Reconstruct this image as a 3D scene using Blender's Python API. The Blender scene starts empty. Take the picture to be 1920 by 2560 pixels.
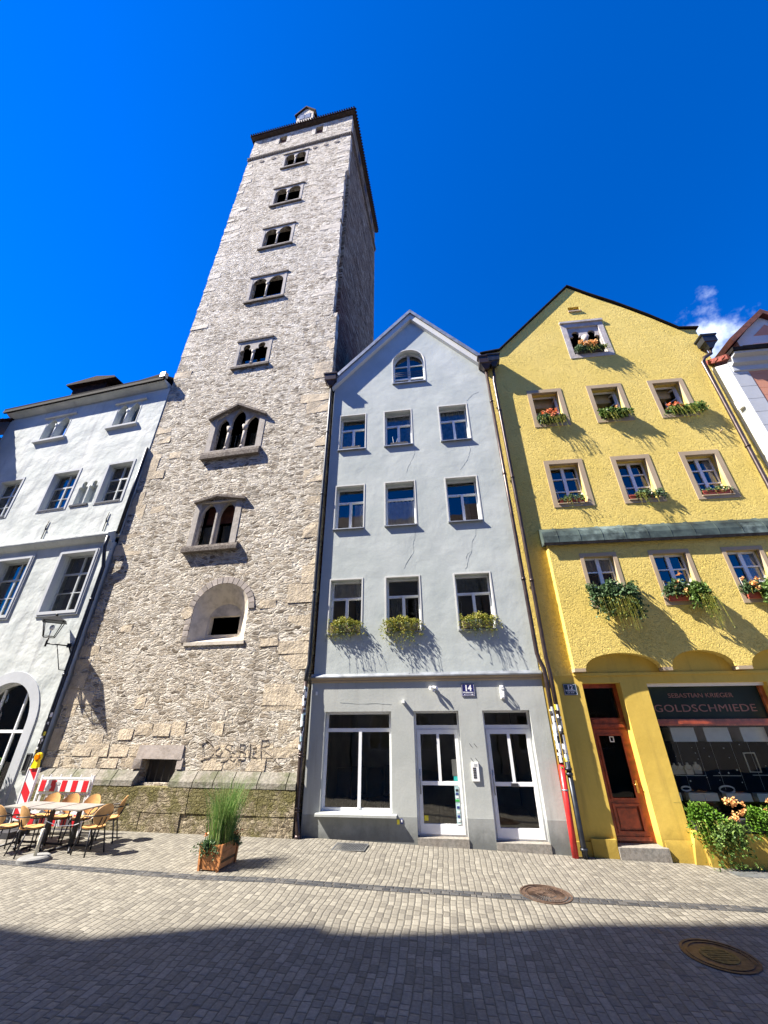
import bpy, bmesh, math, random
from math import sin, cos, tan, radians, pi, sqrt, floor
from mathutils import Vector, Matrix
random.seed(7)
S = bpy.context.scene
C = S.collection
# ------------------------------------------------------------------ camera, light, exposure
H = 2.5
cam = bpy.data.cameras.new('camera'); co = bpy.data.objects.new('camera', cam); C.objects.link(co); S.camera = co
cam.sensor_fit = 'VERTICAL'; cam.sensor_height = 36; cam.sensor_width = 27
cam.lens = 36*975/2560; cam.clip_end = 3000; cam.clip_start = .05
up = Vector((-12, -1835, 975)).normalized()
h = Vector((0, 0, 1)); h = (h-up*h.dot(up)).normalized()
r = up.cross(h); r = -r if r.x < 0 else r
co.matrix_world = Matrix(((r[0], -r[1], -r[2], 0), (h[0], -h[1], -h[2], 0), (up[0], -up[1], -up[2], H), (0, 0, 0, 1)))
SAZ, SEL = radians(11), radians(48.5)
sd = Vector((cos(SEL)*cos(SAZ), cos(SEL)*sin(SAZ), -sin(SEL)))      # direction the sunlight travels
sun = bpy.data.lights.new('sun', 'SUN'); so = bpy.data.objects.new('sun', sun); C.objects.link(so)
sun.energy = 5.0; sun.angle = radians(.5); sun.color = (1, .93, .83)
so.rotation_euler = sd.to_track_quat('-Z', 'Y').to_euler(); so.location = (0, 0, 60)
S.view_settings.view_transform = 'Standard'; S.view_settings.look = 'None'; S.view_settings.gamma = 1
S.view_settings.exposure = 1.72
S.cycles.max_bounces = 8
W = bpy.data.worlds.new('World'); S.world = W; W.use_nodes = True
nt = W.node_tree; nt.nodes.clear()


class T:
    """tiny node-tree writer"""
    def __init__(s, nt): s.nt = nt
    def n(s, typ, ins=None, **kw):
        nd = s.nt.nodes.new(typ)
        for k, v in kw.items(): setattr(nd, k, v)
        for k, v in (ins or {}).items():
            i = nd.inputs[k]
            if isinstance(v, bpy.types.NodeSocket): s.nt.links.new(v, i)
            else: i.default_value = v
        return nd
    def m(s, op, *a, clamp=False):
        nd = s.nt.nodes.new('ShaderNodeMath'); nd.operation = op; nd.use_clamp = clamp
        for i, v in enumerate(a):
            if isinstance(v, bpy.types.NodeSocket): s.nt.links.new(v, nd.inputs[i])
            else: nd.inputs[i].default_value = v
        return nd.outputs[0]
    def vm(s, op, *a):
        nd = s.nt.nodes.new('ShaderNodeVectorMath'); nd.operation = op
        for i, v in enumerate(a):
            if isinstance(v, bpy.types.NodeSocket): s.nt.links.new(v, nd.inputs[i])
            else: nd.inputs[i].default_value = v
        return nd.outputs[1] if op in ('DOT_PRODUCT', 'LENGTH', 'DISTANCE') else nd.outputs[0]
    def mix(s, f, a, b, blend='MIX'):
        nd = s.nt.nodes.new('ShaderNodeMix'); nd.data_type = 'RGBA'; nd.blend_type = blend
        for i, v in ((0, f), (6, a), (7, b)):
            if isinstance(v, bpy.types.NodeSocket): s.nt.links.new(v, nd.inputs[i])
            else: nd.inputs[i].default_value = v if i == 0 else c4(v)
        return nd.outputs[2]
    def noise(s, vec, scale, det=4, rough=.55, dist=0, col=False):
        nd = s.n('ShaderNodeTexNoise', {'Scale': scale, 'Detail': det, 'Roughness': rough, 'Distortion': dist})
        if vec is not None: s.nt.links.new(vec, nd.inputs['Vector'])
        return nd.outputs[1 if col else 0]
    def ss(s, v, a, b, lo=0, hi=1):
        return s.n('ShaderNodeMapRange', {'Value': v, 'From Min': a, 'From Max': b, 'To Min': lo, 'To Max': hi}, interpolation_type='SMOOTHSTEP').outputs[0]
    def ramp(s, v, stops):
        nd = s.n('ShaderNodeValToRGB', {'Fac': v}); e = nd.color_ramp.elements
        while len(e) < len(stops): e.new(.5)
        for el, (p, c) in zip(e, stops): el.position = p; el.color = c4(c)
        return nd.outputs[0]


def c4(c): return tuple(c)+(1,) if len(c) == 3 else tuple(c)


t = T(nt)
sky = t.n('ShaderNodeTexSky', sky_type='NISHITA', sun_disc=False, sun_elevation=SEL, sun_rotation=radians(263), air_density=1.0, dust_density=.15, ozone_density=4.0, altitude=350)
hs = t.n('ShaderNodeHueSaturation', {'Color': t.mix(1, sky.outputs[0], (.84, .81, 1.1), 'MULTIPLY'), 'Saturation': 1.75, 'Value': 1.5})
tc = t.n('ShaderNodeTexCoord')
d = tc.outputs['Generated']
# a small white cumulus low over the roofs to the right
cdir = Vector((.602, .48, .636)).normalized()
nz = t.noise(d, 9, 6, .6)
nz2 = t.noise(d, 30, 4, .6)
e1 = t.vm('DISTANCE', d, tuple(cdir))
e2 = t.vm('DISTANCE', d, tuple((cdir+Vector((-.005, .035, -.02))).normalized()))
mn = t.m('MINIMUM', e1, e2)
f = t.m('SUBTRACT', t.m('ADD', t.m('MULTIPLY', nz, .22), t.m('MULTIPLY', nz2, .05)), mn)
cm = t.m('MULTIPLY', t.ss(f, .085, .155), .9)
cl = t.mix(cm, hs.outputs[0], (9, 10, 12))
bg = t.n('ShaderNodeBackground', {'Color': cl, 'Strength': .05})
wo = t.n('ShaderNodeOutputWorld', {'Surface': bg.outputs[0]})

# ------------------------------------------------------------------ materials
MATS = {}


def newmat(name):
    m = bpy.data.materials.new(name); m.use_nodes = True; m.node_tree.nodes.clear(); MATS[name] = m
    return m, T(m.node_tree)


def finish(t, col, rough, hgt=None, dist=.01, strength=1, metal=0, spec=.5, coat=0, **kw):
    ins = {'Base Color': col if isinstance(col, bpy.types.NodeSocket) else c4(col), 'Roughness': rough, 'Metallic': metal, 'Specular IOR Level': spec, 'Coat Weight': coat}
    b = t.n('ShaderNodeBsdfPrincipled', ins)
    if hgt is not None:
        bp = t.n('ShaderNodeBump', {'Height': hgt, 'Distance': dist, 'Strength': strength})
        t.nt.links.new(bp.outputs[0], b.inputs['Normal'])
    t.n('ShaderNodeOutputMaterial', {'Surface': b.outputs[0]})


def simple(name, col, rough=.6, metal=0, var=.15, scale=6, bump=0, spec=.5, island=0, dirt=None):
    m, t = newmat(name)
    P = t.n('ShaderNodeTexCoord').outputs['Object']
    n = t.noise(P, scale, 5)
    c = t.mix(t.ss(n, .3, .7), tuple(x*(1-var) for x in col), tuple(min(1, x*(1+var)) for x in col))
    if island:
        g = t.n('ShaderNodeNewGeometry').outputs['Random Per Island']
        v = t.m('ADD', t.m('MULTIPLY', g, island), 1-island/2)
        c = t.vm('SCALE', c, v); sc = c.node; t.nt.links.new(v, sc.inputs['Scale'])
    if dirt:
        c = t.mix(t.m('MULTIPLY', t.ss(t.noise(P, scale*.4, 6, .65), .5, .72), dirt[1]), c, dirt[0])
    finish(t, c, rough, t.noise(P, scale*6, 4) if bump else None, bump, 1, metal, spec)
    return m


def plaster(name, c1, c2, sc, dist, stain=(.3, .3, .3), sa=.25, pits=0, lumps=1.3, lumpd=.6, base=0):
    m, t = newmat(name)
    P = t.n('ShaderNodeTexCoord').outputs['Object']
    n1 = t.noise(P, .8, 5); n2 = t.noise(P, sc, 6, .6); n3 = t.noise(P, lumps, 3, .5)
    st = t.noise(t.n('ShaderNodeMapping', {'Vector': P, 'Scale': (3.4, 3.4, .3)}).outputs[0], 1.1, 6, .65)
    c = t.mix(t.ss(n1, .3, .7), c1, c2)
    c = t.mix(t.m('MULTIPLY', t.ss(st, .52, .75), sa), c, stain)
    c = t.mix(t.m('MULTIPLY', t.ss(n2, .35, .6), .12), c, tuple(x*.75 for x in c1))
    if base:     # splash dirt along the foot of the wall
        z = t.n('ShaderNodeSeparateXYZ', {'Vector': P}).outputs[2]
        c = t.mix(t.m('MULTIPLY', t.m('SUBTRACT', 1, t.ss(t.m('SUBTRACT', z, t.m('MULTIPLY', t.noise(P, 3, 5, .7), .7)), -.35, .12)), base), c, tuple(x*.4 for x in c1))
    hgt = t.m('ADD', t.m('MULTIPLY', n2, .35), t.m('MULTIPLY', n3, lumpd*2.2))
    if pits:
        # combed render: short strokes and pits pulled out of the thick coat
        w = t.n('ShaderNodeMapping', {'Vector': P, 'Scale': (1, 1, 1.5), 'Rotation': (0, .5, 0)}).outputs[0]
        q = t.noise(w, pits, 3, .5, 1.6)
        q2 = t.noise(P, pits*.5, 2, .5, 2.5)
        qq = t.m('ADD', t.ss(q, .34, .5), t.m('MULTIPLY', t.ss(q2, .36, .46), .8))
        hgt = t.m('ADD', hgt, t.m('MULTIPLY', qq, .8))
        c = t.mix(t.m('MULTIPLY', t.m('SUBTRACT', 1, t.ss(q2, .36, .45), clamp=True), .16), c, tuple(x*.6 for x in c1))
    finish(t, c, .9, hgt, dist, 1, spec=.2)
    return m


def rubble(name, cols, mortar, sx, sz, dist, moss=None, big=.5, red=None, low=None):
    m, t = newmat(name)
    P = t.n('ShaderNodeTexCoord').outputs['Object']
    wob = t.vm('SCALE', t.vm('SUBTRACT', t.noise(P, 2.3, 3, .5, 0, True), (.5, .5, .5)), (0, 0, 0)); wob.node.inputs['Scale'].default_value = .35
    Q = t.vm('ADD', P, wob)
    Q = t.n('ShaderNodeMapping', {'Vector': Q, 'Scale': (sx, sx, sz)}).outputs[0]
    v = t.n('ShaderNodeTexVoronoi', {'Vector': Q, 'Scale': 1, 'Randomness': 1})
    ve = t.n('ShaderNodeTexVoronoi', {'Vector': Q, 'Scale': 1, 'Randomness': 1}, feature='DISTANCE_TO_EDGE')
    sp = t.n('ShaderNodeSeparateColor', {'Color': v.outputs['Color']})
    edge = t.ss(ve.outputs['Distance'], .015, .13)
    n = t.noise(P, 14, 6, .65); nb = t.noise(P, .45, 5, .6); nm = t.noise(P, 1.7, 5, .6)
    c = t.ramp(sp.outputs[0], [(0, cols[0]), (.35, cols[1]), (.7, cols[2]), (1, cols[3])])
    c = t.mix(t.m('MULTIPLY', t.ss(n, .35, .62), .35), c, tuple(x*.45 for x in cols[0]))
    # lime mortar smeared over many of the stones
    sm = t.m('ADD', t.m('MULTIPLY', t.m('SUBTRACT', 1, edge), .75), t.m('MULTIPLY', t.ss(nm, .42, .7), big))
    c = t.mix(t.m('MINIMUM', sm, 1), c, mortar)
    c = t.mix(t.m('MULTIPLY', t.ss(nb, .5, .78), .45), c, cols[0])
    if low:      # warmer, tan stone in the lower storeys
        z = t.n('ShaderNodeSeparateXYZ', {'Vector': P}).outputs[2]
        lm = t.m('SUBTRACT', 1, t.ss(t.m('ADD', z, t.m('MULTIPLY', nb, 9)), 6, 18))
        c = t.mix(t.m('MULTIPLY', lm, t.m('ADD', .02, t.m('MULTIPLY', sp.outputs[2], .3))), c, low)
        wx = t.noise(t.n('ShaderNodeMapping', {'Vector': P, 'Scale': (1.6, 1.6, .22)}).outputs[0], 1, 6, .65)
        c = t.mix(t.m('MULTIPLY', t.ss(wx, .52, .72), .4), c, (.16, .13, .10))
    if moss:
        z = t.n('ShaderNodeSeparateXYZ', {'Vector': P}).outputs[2]
        mm = t.m('MULTIPLY', t.ss(t.m('ADD', t.noise(P, 2.2, 6, .7), t.m('MULTIPLY', t.ss(z, .2, 1.1), .16)), .46, .66), .8)
        c = t.mix(mm, c, moss)
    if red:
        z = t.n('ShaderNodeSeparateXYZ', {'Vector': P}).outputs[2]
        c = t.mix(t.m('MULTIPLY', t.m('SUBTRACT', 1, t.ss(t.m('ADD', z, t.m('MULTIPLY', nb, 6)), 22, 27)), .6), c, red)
    hs = t.m('ADD', t.m('MULTIPLY', edge, .55), t.m('MULTIPLY', sp.outputs[1], .45))
    str_ = t.noise(t.n('ShaderNodeMapping', {'Vector': P, 'Scale': (5, 5, 15), 'Rotation': (0, .25, 0)}).outputs[0], 1, 6, .62, .8)
    hgt = t.m('ADD', t.m('ADD', t.m('MULTIPLY', hs, .55), t.m('MULTIPLY', str_, 1.15)), t.m('MULTIPLY', n, .18))
    finish(t, c, .95, hgt, dist, 1, spec=.15)
    return m


def blocks(name, c, dist=.012, isl=.5, moss=None):
    m, t = newmat(name)
    P = t.n('ShaderNodeTexCoord').outputs['Object']
    g = t.n('ShaderNodeNewGeometry').outputs['Random Per Island']
    n = t.noise(P, 3, 6, .65); n2 = t.noise(P, 16, 6, .68)
    c = t.mix(g, tuple(x*(1-isl/2) for x in c), tuple(x*(1+isl/2) for x in c))
    c = t.mix(t.m('MULTIPLY', t.ss(n, .4, .7), .5), c, (.18, .15, .12))
    c = t.mix(t.m('MULTIPLY', t.ss(n2, .4, .6), .2), c, (.6, .55, .48))
    if moss: c = t.mix(t.m('MULTIPLY', t.ss(t.noise(P, 1.6, 6, .7), .42, .66), .75), c, moss)
    finish(t, c, .92, t.m('ADD', t.m('MULTIPLY', n, .8), t.m('MULTIPLY', n2, .6)), dist, 1, spec=.15)
    return m


def glass(name, tint=(.75, .8, .8), base=.04, ior=1.9, refl=1):
    m, t = newmat(name)
    P = t.n('ShaderNodeTexCoord').outputs['Object']
    bp = t.n('ShaderNodeBump', {'Height': t.noise(P, 1.2, 2), 'Distance': .004, 'Strength': 1})
    fr = t.n('ShaderNodeFresnel', {'IOR': ior, 'Normal': bp.outputs[0]})
    a = t.n('ShaderNodeBsdfTransparent', {'Color': c4(tint)})
    b = t.n('ShaderNodeBsdfGlossy', {'Color': (refl, refl, refl, 1), 'Roughness': .012, 'Normal': bp.outputs[0]})
    mx = t.n('ShaderNodeMixShader', {0: fr.outputs[0], 1: a.outputs[0], 2: b.outputs[0]})
    t.n('ShaderNodeOutputMaterial', {'Surface': mx.outputs[0]})
    return m


def sett_mat(name, w, l, dv, nv, cols, joint, dist):
    m, t = newmat(name)
    P = t.n('ShaderNodeTexCoord').outputs['Object']
    wob = t.vm('SCALE', t.vm('SUBTRACT', t.noise(P, .9, 2, .5, 0, True), (.5, .5, .5)), (0, 0, 0)); wob.node.inputs['Scale'].default_value = .12
    wb2 = t.vm('SCALE', t.vm('SUBTRACT', t.noise(P, 9, 2, .5, 0, True), (.5, .5, .5)), (0, 0, 0)); wb2.node.inputs['Scale'].default_value = .018
    Q = t.vm('ADD', t.vm('ADD', P, wob), wb2)
    a = t.m('MULTIPLY', t.vm('DOT_PRODUCT', Q, dv), 1/w)
    row = t.m('FLOOR', a); fa = t.m('FRACT', a)
    rr = t.n('ShaderNodeTexWhiteNoise', {'W': row}, noise_dimensions='1D').outputs[0]
    b = t.m('ADD', t.m('MULTIPLY', t.vm('DOT_PRODUCT', Q, nv), 1/l), t.m('MULTIPLY', rr, 37))
    cb = t.n('ShaderNodeCombineXYZ', {0: t.m('MULTIPLY', b, .8), 1: t.m('MULTIPLY', row, 7.3)}).outputs[0]
    b = t.m('ADD', b, t.m('MULTIPLY', t.noise(cb, 1, 0), 1.5))
    col = t.m('FLOOR', b); fb = t.m('FRACT', b)
    rn = t.n('ShaderNodeTexWhiteNoise', {'Vector': t.n('ShaderNodeCombineXYZ', {0: row, 1: col}).outputs[0]}, noise_dimensions='3D')
    rv = rn.outputs[0]; sp = t.n('ShaderNodeSeparateColor', {'Color': rn.outputs[1]})
    ea = t.m('MULTIPLY', t.m('MINIMUM', fa, t.m('SUBTRACT', 1, fa)), w)
    eb = t.m('MULTIPLY', t.m('MINIMUM', fb, t.m('SUBTRACT', 1, fb)), l)
    e = t.m('MINIMUM', ea, eb)
    jm = t.ss(e, .002, .009)
    rnd = t.ss(e, .0, .022)
    n = t.noise(P, 30, 5, .6); nb = t.noise(P, .5, 5, .6)
    c = t.ramp(rv, [(0, cols[0]), (.25, cols[1]), (.75, cols[2]), (1, cols[3])])
    c = t.mix(t.m('MULTIPLY', t.ss(n, .35, .65), .25), c, tuple(x*.6 for x in cols[1]))
    c = t.mix(t.m('MULTIPLY', t.ss(nb, .45, .75), .45), c, tuple(x*.6 for x in cols[1]))
    spots = t.ss(t.noise(P, 5.5, 3, .7), .68, .74)
    c = t.mix(t.m('MULTIPLY', spots, .3), c, (.08, .075, .07))
    c = t.mix(jm, joint, c)
    tilt = t.m('ADD', t.m('MULTIPLY', t.m('SUBTRACT', fa, .5), t.m('SUBTRACT', sp.outputs[1], .5)), t.m('MULTIPLY', t.m('SUBTRACT', fb, .5), t.m('SUBTRACT', sp.outputs[2], .5)))
    hgt = t.m('ADD', t.m('ADD', rnd, t.m('MULTIPLY', sp.outputs[0], .25)), t.m('ADD', t.m('MULTIPLY', tilt, .9), t.m('MULTIPLY', n, .25)))
    rough = t.ss(n, .3, .7, .55, .85)
    finish(t, c, rough, hgt, dist, 1, spec=.35)
    return m


# street direction: courses run square to the house fronts
A0 = radians(-7.6); DV = (cos(A0), sin(A0), 0); NV = (-sin(A0), cos(A0), 0)
sett_mat('setts', .105, .15, DV, NV, [(.13, .12, .10), (.185, .171, .14), (.215, .2, .163), (.26, .242, .198)], (.09, .082, .064), .009)
AS = radians(-10.5)
sett_mat('basalt', .115, .15, (-sin(AS), cos(AS), 0), (cos(AS), sin(AS), 0), [(.028, .03, .034), (.045, .048, .052), (.07, .07, .07), (.12, .115, .105)], (.09, .082, .07), .016)
plaster('grey_plaster', (.42, .46, .44), (.50, .535, .51), 18, .008, (.38, .41, .41), .4, lumpd=1.6, lumps=1.1)
plaster('grey_base', (.38, .40, .375), (.455, .47, .44), 20, .007, (.25, .24, .22), .5, lumpd=.7)
plaster('grey_plinth', (.24, .255, .245), (.31, .32, .305), 20, .006, (.16, .155, .15), .5, lumpd=.7, base=.7)
plaster('white_plaster', (.44, .475, .46), (.58, .605, .58), 12, .022, (.33, .335, .345), .65, lumpd=1.6, lumps=1.2)
plaster('yellow_plaster', (.74, .565, .145), (.80, .615, .18), 26, .014, (.58, .43, .14), .25, pits=15, lumpd=.5, lumps=1.4)
plaster('yellow_smooth', (.62, .43, .08), (.69, .485, .10), 14, .007, (.36, .24, .06), .5, lumpd=.9, base=.75)
plaster('sand_trim', (.38, .295, .195), (.44, .345, .23), 20, .003, (.36, .3, .22), .25)
plaster('white_trim', (.58, .58, .55), (.64, .64, .60), 20, .002, (.55, .54, .5), .2)
plaster('pale_ashlar', (.42, .44, .46), (.50, .52, .54), 14, .004, (.45, .46, .48), .3)
plaster('pink_plaster', (.52, .24, .15), (.58, .28, .19), 14, .004, (.4, .18, .12), .2)
plaster('opposite_plaster', (.26, .24, .2), (.3, .27, .22), 14, .004, (.35, .32, .3), .3)
rubble('tower_stone', [(.13, .105, .08), (.42, .355, .275), (.65, .585, .49), (.82, .77, .68)], (.76, .71, .61), 3.6, 11.5, .115, big=.45, low=(.50, .41, .28))
rubble('tower_side', [(.05, .03, .015), (.26, .17, .09), (.50, .37, .24), (.85, .72, .52)], (.46, .35, .24), 2.0, 9, .2, red=(.20, .055, .035), big=.05)  # strong colour contrast stands in for relief shading on the unlit side
rubble('mossy_stone', [(.15, .12, .08), (.27, .22, .15), (.38, .32, .22), (.5, .43, .32)], (.36, .3, .2), 10, 14, .06, moss=(.13, .12, .035), big=.4)
blocks('quoin_stone', (.58, .49, .355), .07, .2)
blocks('gable_stone', (.46, .42, .40), .012, .2)
blocks('frame_stone', (.40, .37, .33), .012, .3)
blocks('pale_stone', (.62, .565, .465), .07, .2)
blocks('dark_stone', (.085, .07, .062), .01, .5)
blocks('plinth_stone', (.19, .18, .15), .04, .3, moss=(.085, .095, .045))
blocks('niche_stone', (.62, .56, .46), .012, .2)
blocks('ring_stone', (.33, .29, .26), .012, .7)
blocks('step_stone', (.20, .19, .165), .006, .2)
simple('white_paint', (.80, .81, .82), .4, var=.04)
simple('grey_paint', (.42, .44, .44), .45, var=.08)
simple('wood_door', (.30, .055, .018), .3, var=.35, scale=9, spec=.6)
simple('wood_orange', (.38, .10, .03), .3, var=.35, scale=9, spec=.6)
simple('planter_wood', (.50, .21, .07), .55, var=.3, scale=5, bump=.002, island=.5)
simple('chair_wood', (.60, .33, .12), .4, var=.2, scale=7)
simple('chair_metal', (.025, .025, .03), .45, var=.2, metal=.4)
simple('table_top', (.27, .255, .23), .45, var=.12, scale=5)
simple('zinc', (.30, .32, .34), .45, metal=.6, var=.25, scale=4)
simple('pipe_brown', (.055, .038, .034), .35, metal=.5, var=.3, scale=5)
simple('pipe_dark', (.03, .034, .042), .4, metal=.5, var=.3, scale=5)
simple('pipe_red', (.50, .022, .02), .35, var=.15)
simple('sticker_white', (.75, .75, .73), .5, var=.1)
simple('sticker_black', (.03, .03, .035), .5, var=.1)
simple('copper_green', (.045, .062, .055), .6, metal=.1, var=.6, scale=2.2, dirt=((.28, .36, .33), .7), spec=.3)
simple('slate', (.016, .014, .014), .8, var=.4, scale=8, bump=.006, spec=.1)
simple('tile_old', (.07, .045, .035), .85, var=.5, scale=9, bump=.01)
simple('tile_red', (.20, .045, .03), .8, var=.5, scale=9, bump=.01)
simple('tile_dark', (.028, .014, .011), .9, var=.5, scale=9, bump=.01, spec=.1)
simple('iron', (.02, .02, .022), .5, metal=.6, var=.2)
simple('soffit_wood', (.05, .035, .03), .85, var=.4, scale=6)
simple('rust_wood', (.11, .035, .02), .8, var=.4, scale=6)
simple('white_plastic', (.8, .8, .78), .35, var=.03)
simple('enamel_blue', (.018, .02, .12), .2, var=.15, spec=.7)
simple('enamel_navy', (.02, .05, .09), .2, var=.2, spec=.7)
simple('enamel_white', (.85, .85, .85), .3, var=.03)
simple('sign_red', (.62, .01, .02), .4, var=.06)
simple('sign_white', (.8, .8, .8), .4, var=.05, dirt=((.4, .4, .4), .3))
simple('lamp_yellow', (.85, .62, .0), .4, var=.05)
simple('lamp_amber', (.85, .22, .0), .15, var=.25, scale=30)
simple('concrete', (.20, .20, .19), .85, var=.15, bump=.003)
simple('cast_iron', (.13, .085, .06), .5, metal=.5, var=.4, scale=14)
simple('cast_ochre', (.18, .12, .035), .6, metal=.3, var=.4, scale=14)
simple('grate_metal', (.32, .33, .33), .4, metal=.7, var=.2)
simple('curtain', (.88, .88, .86), .9, var=.1)
simple('curtain_dark', (.22, .27, .27), .9, var=.3)
simple('room_dark', (.012, .012, .013), .9, var=.2)
simple('room_grey', (.10, .105, .1), .9, var=.3, scale=1)
simple('room_wall', (.42, .40, .33), .9, var=.3, scale=1)
simple('room_cream', (.42, .36, .22), .9, var=.1)
simple('display_white', (.75, .80, .78), .5, var=.05)
simple('bust_cream', (.62, .58, .46), .7, var=.08)
simple('jewel_white', (.85, .88, .88), .2, var=.05)
simple('sign_panel', (.02, .03, .018), .5, var=.3, scale=1.5, spec=.2)
simple('letter_copper', (.30, .13, .08), .5, metal=0, var=.2)
simple('brass', (.6, .36, .1), .3, metal=.8, var=.1)
simple('sticker_teal', (.02, .30, .28), .5, var=.1)
simple('sticker_yellow', (.80, .68, .05), .5, var=.1)
simple('sticker_sheet', (.40, .55, .58), .5, var=.3, scale=14)
simple('sticker_green', (.05, .4, .08), .5, var=.1)
simple('sticker_navy', (.03, .05, .2), .5, var=.1)
simple('crack', (.30, .33, .32), .9, var=.1)
simple('graffiti', (.34, .29, .235), .9, var=.3)
simple('terracotta', (.45, .09, .05), .7, var=.2)
simple('box_black', (.03, .03, .035), .6, var=.2)
simple('box_stone', (.45, .36, .25), .85, var=.2)


def leafmat(name, c1, c2, c3=None):
    m, t = newmat(name)
    g = t.n('ShaderNodeNewGeometry').outputs['Random Per Island']
    c = t.ramp(g, [(0, c1), (.6, c2), (1, c3 or c2)])
    b = t.n('ShaderNodeBsdfPrincipled', {'Base Color': c, 'Roughness': .5, 'Specular IOR Level': .35})
    tr = t.n('ShaderNodeBsdfTranslucent', {'Color': c})
    mx = t.n('ShaderNodeMixShader', {0: .25, 1: b.outputs[0], 2: tr.outputs[0]})
    t.n('ShaderNodeOutputMaterial', {'Surface': mx.outputs[0]})


leafmat('leaf_green', (.05, .10, .02), (.12, .21, .04), (.22, .3, .08))
leafmat('leaf_dark', (.04, .08, .03), (.08, .15, .06), (.17, .24, .11))
leafmat('leaf_bright', (.06, .15, .01), (.12, .26, .02), (.22, .36, .05))
leafmat('leaf_dry', (.17, .2, .03), (.30, .32, .05), (.45, .36, .08))
leafmat('grass_blade', (.07, .16, .03), (.13, .25, .05), (.34, .38, .14))
leafmat('flower_orange', (.75, .16, .04), (.85, .32, .14), (.85, .5, .3))
leafmat('flower_peach', (.75, .32, .10), (.8, .45, .18), (.85, .58, .22))
leafmat('flower_white', (.7, .7, .65), (.8, .8, .75))
leafmat('leaf_brown', (.08, .045, .02), (.14, .09, .04))
glass('pane_glass', (.93, .95, .95)); glass('shop_glass', (.9, .94, .92), ior=1.33)
glass('lantern_glass', (.95, .96, .96), ior=1.08)


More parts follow.
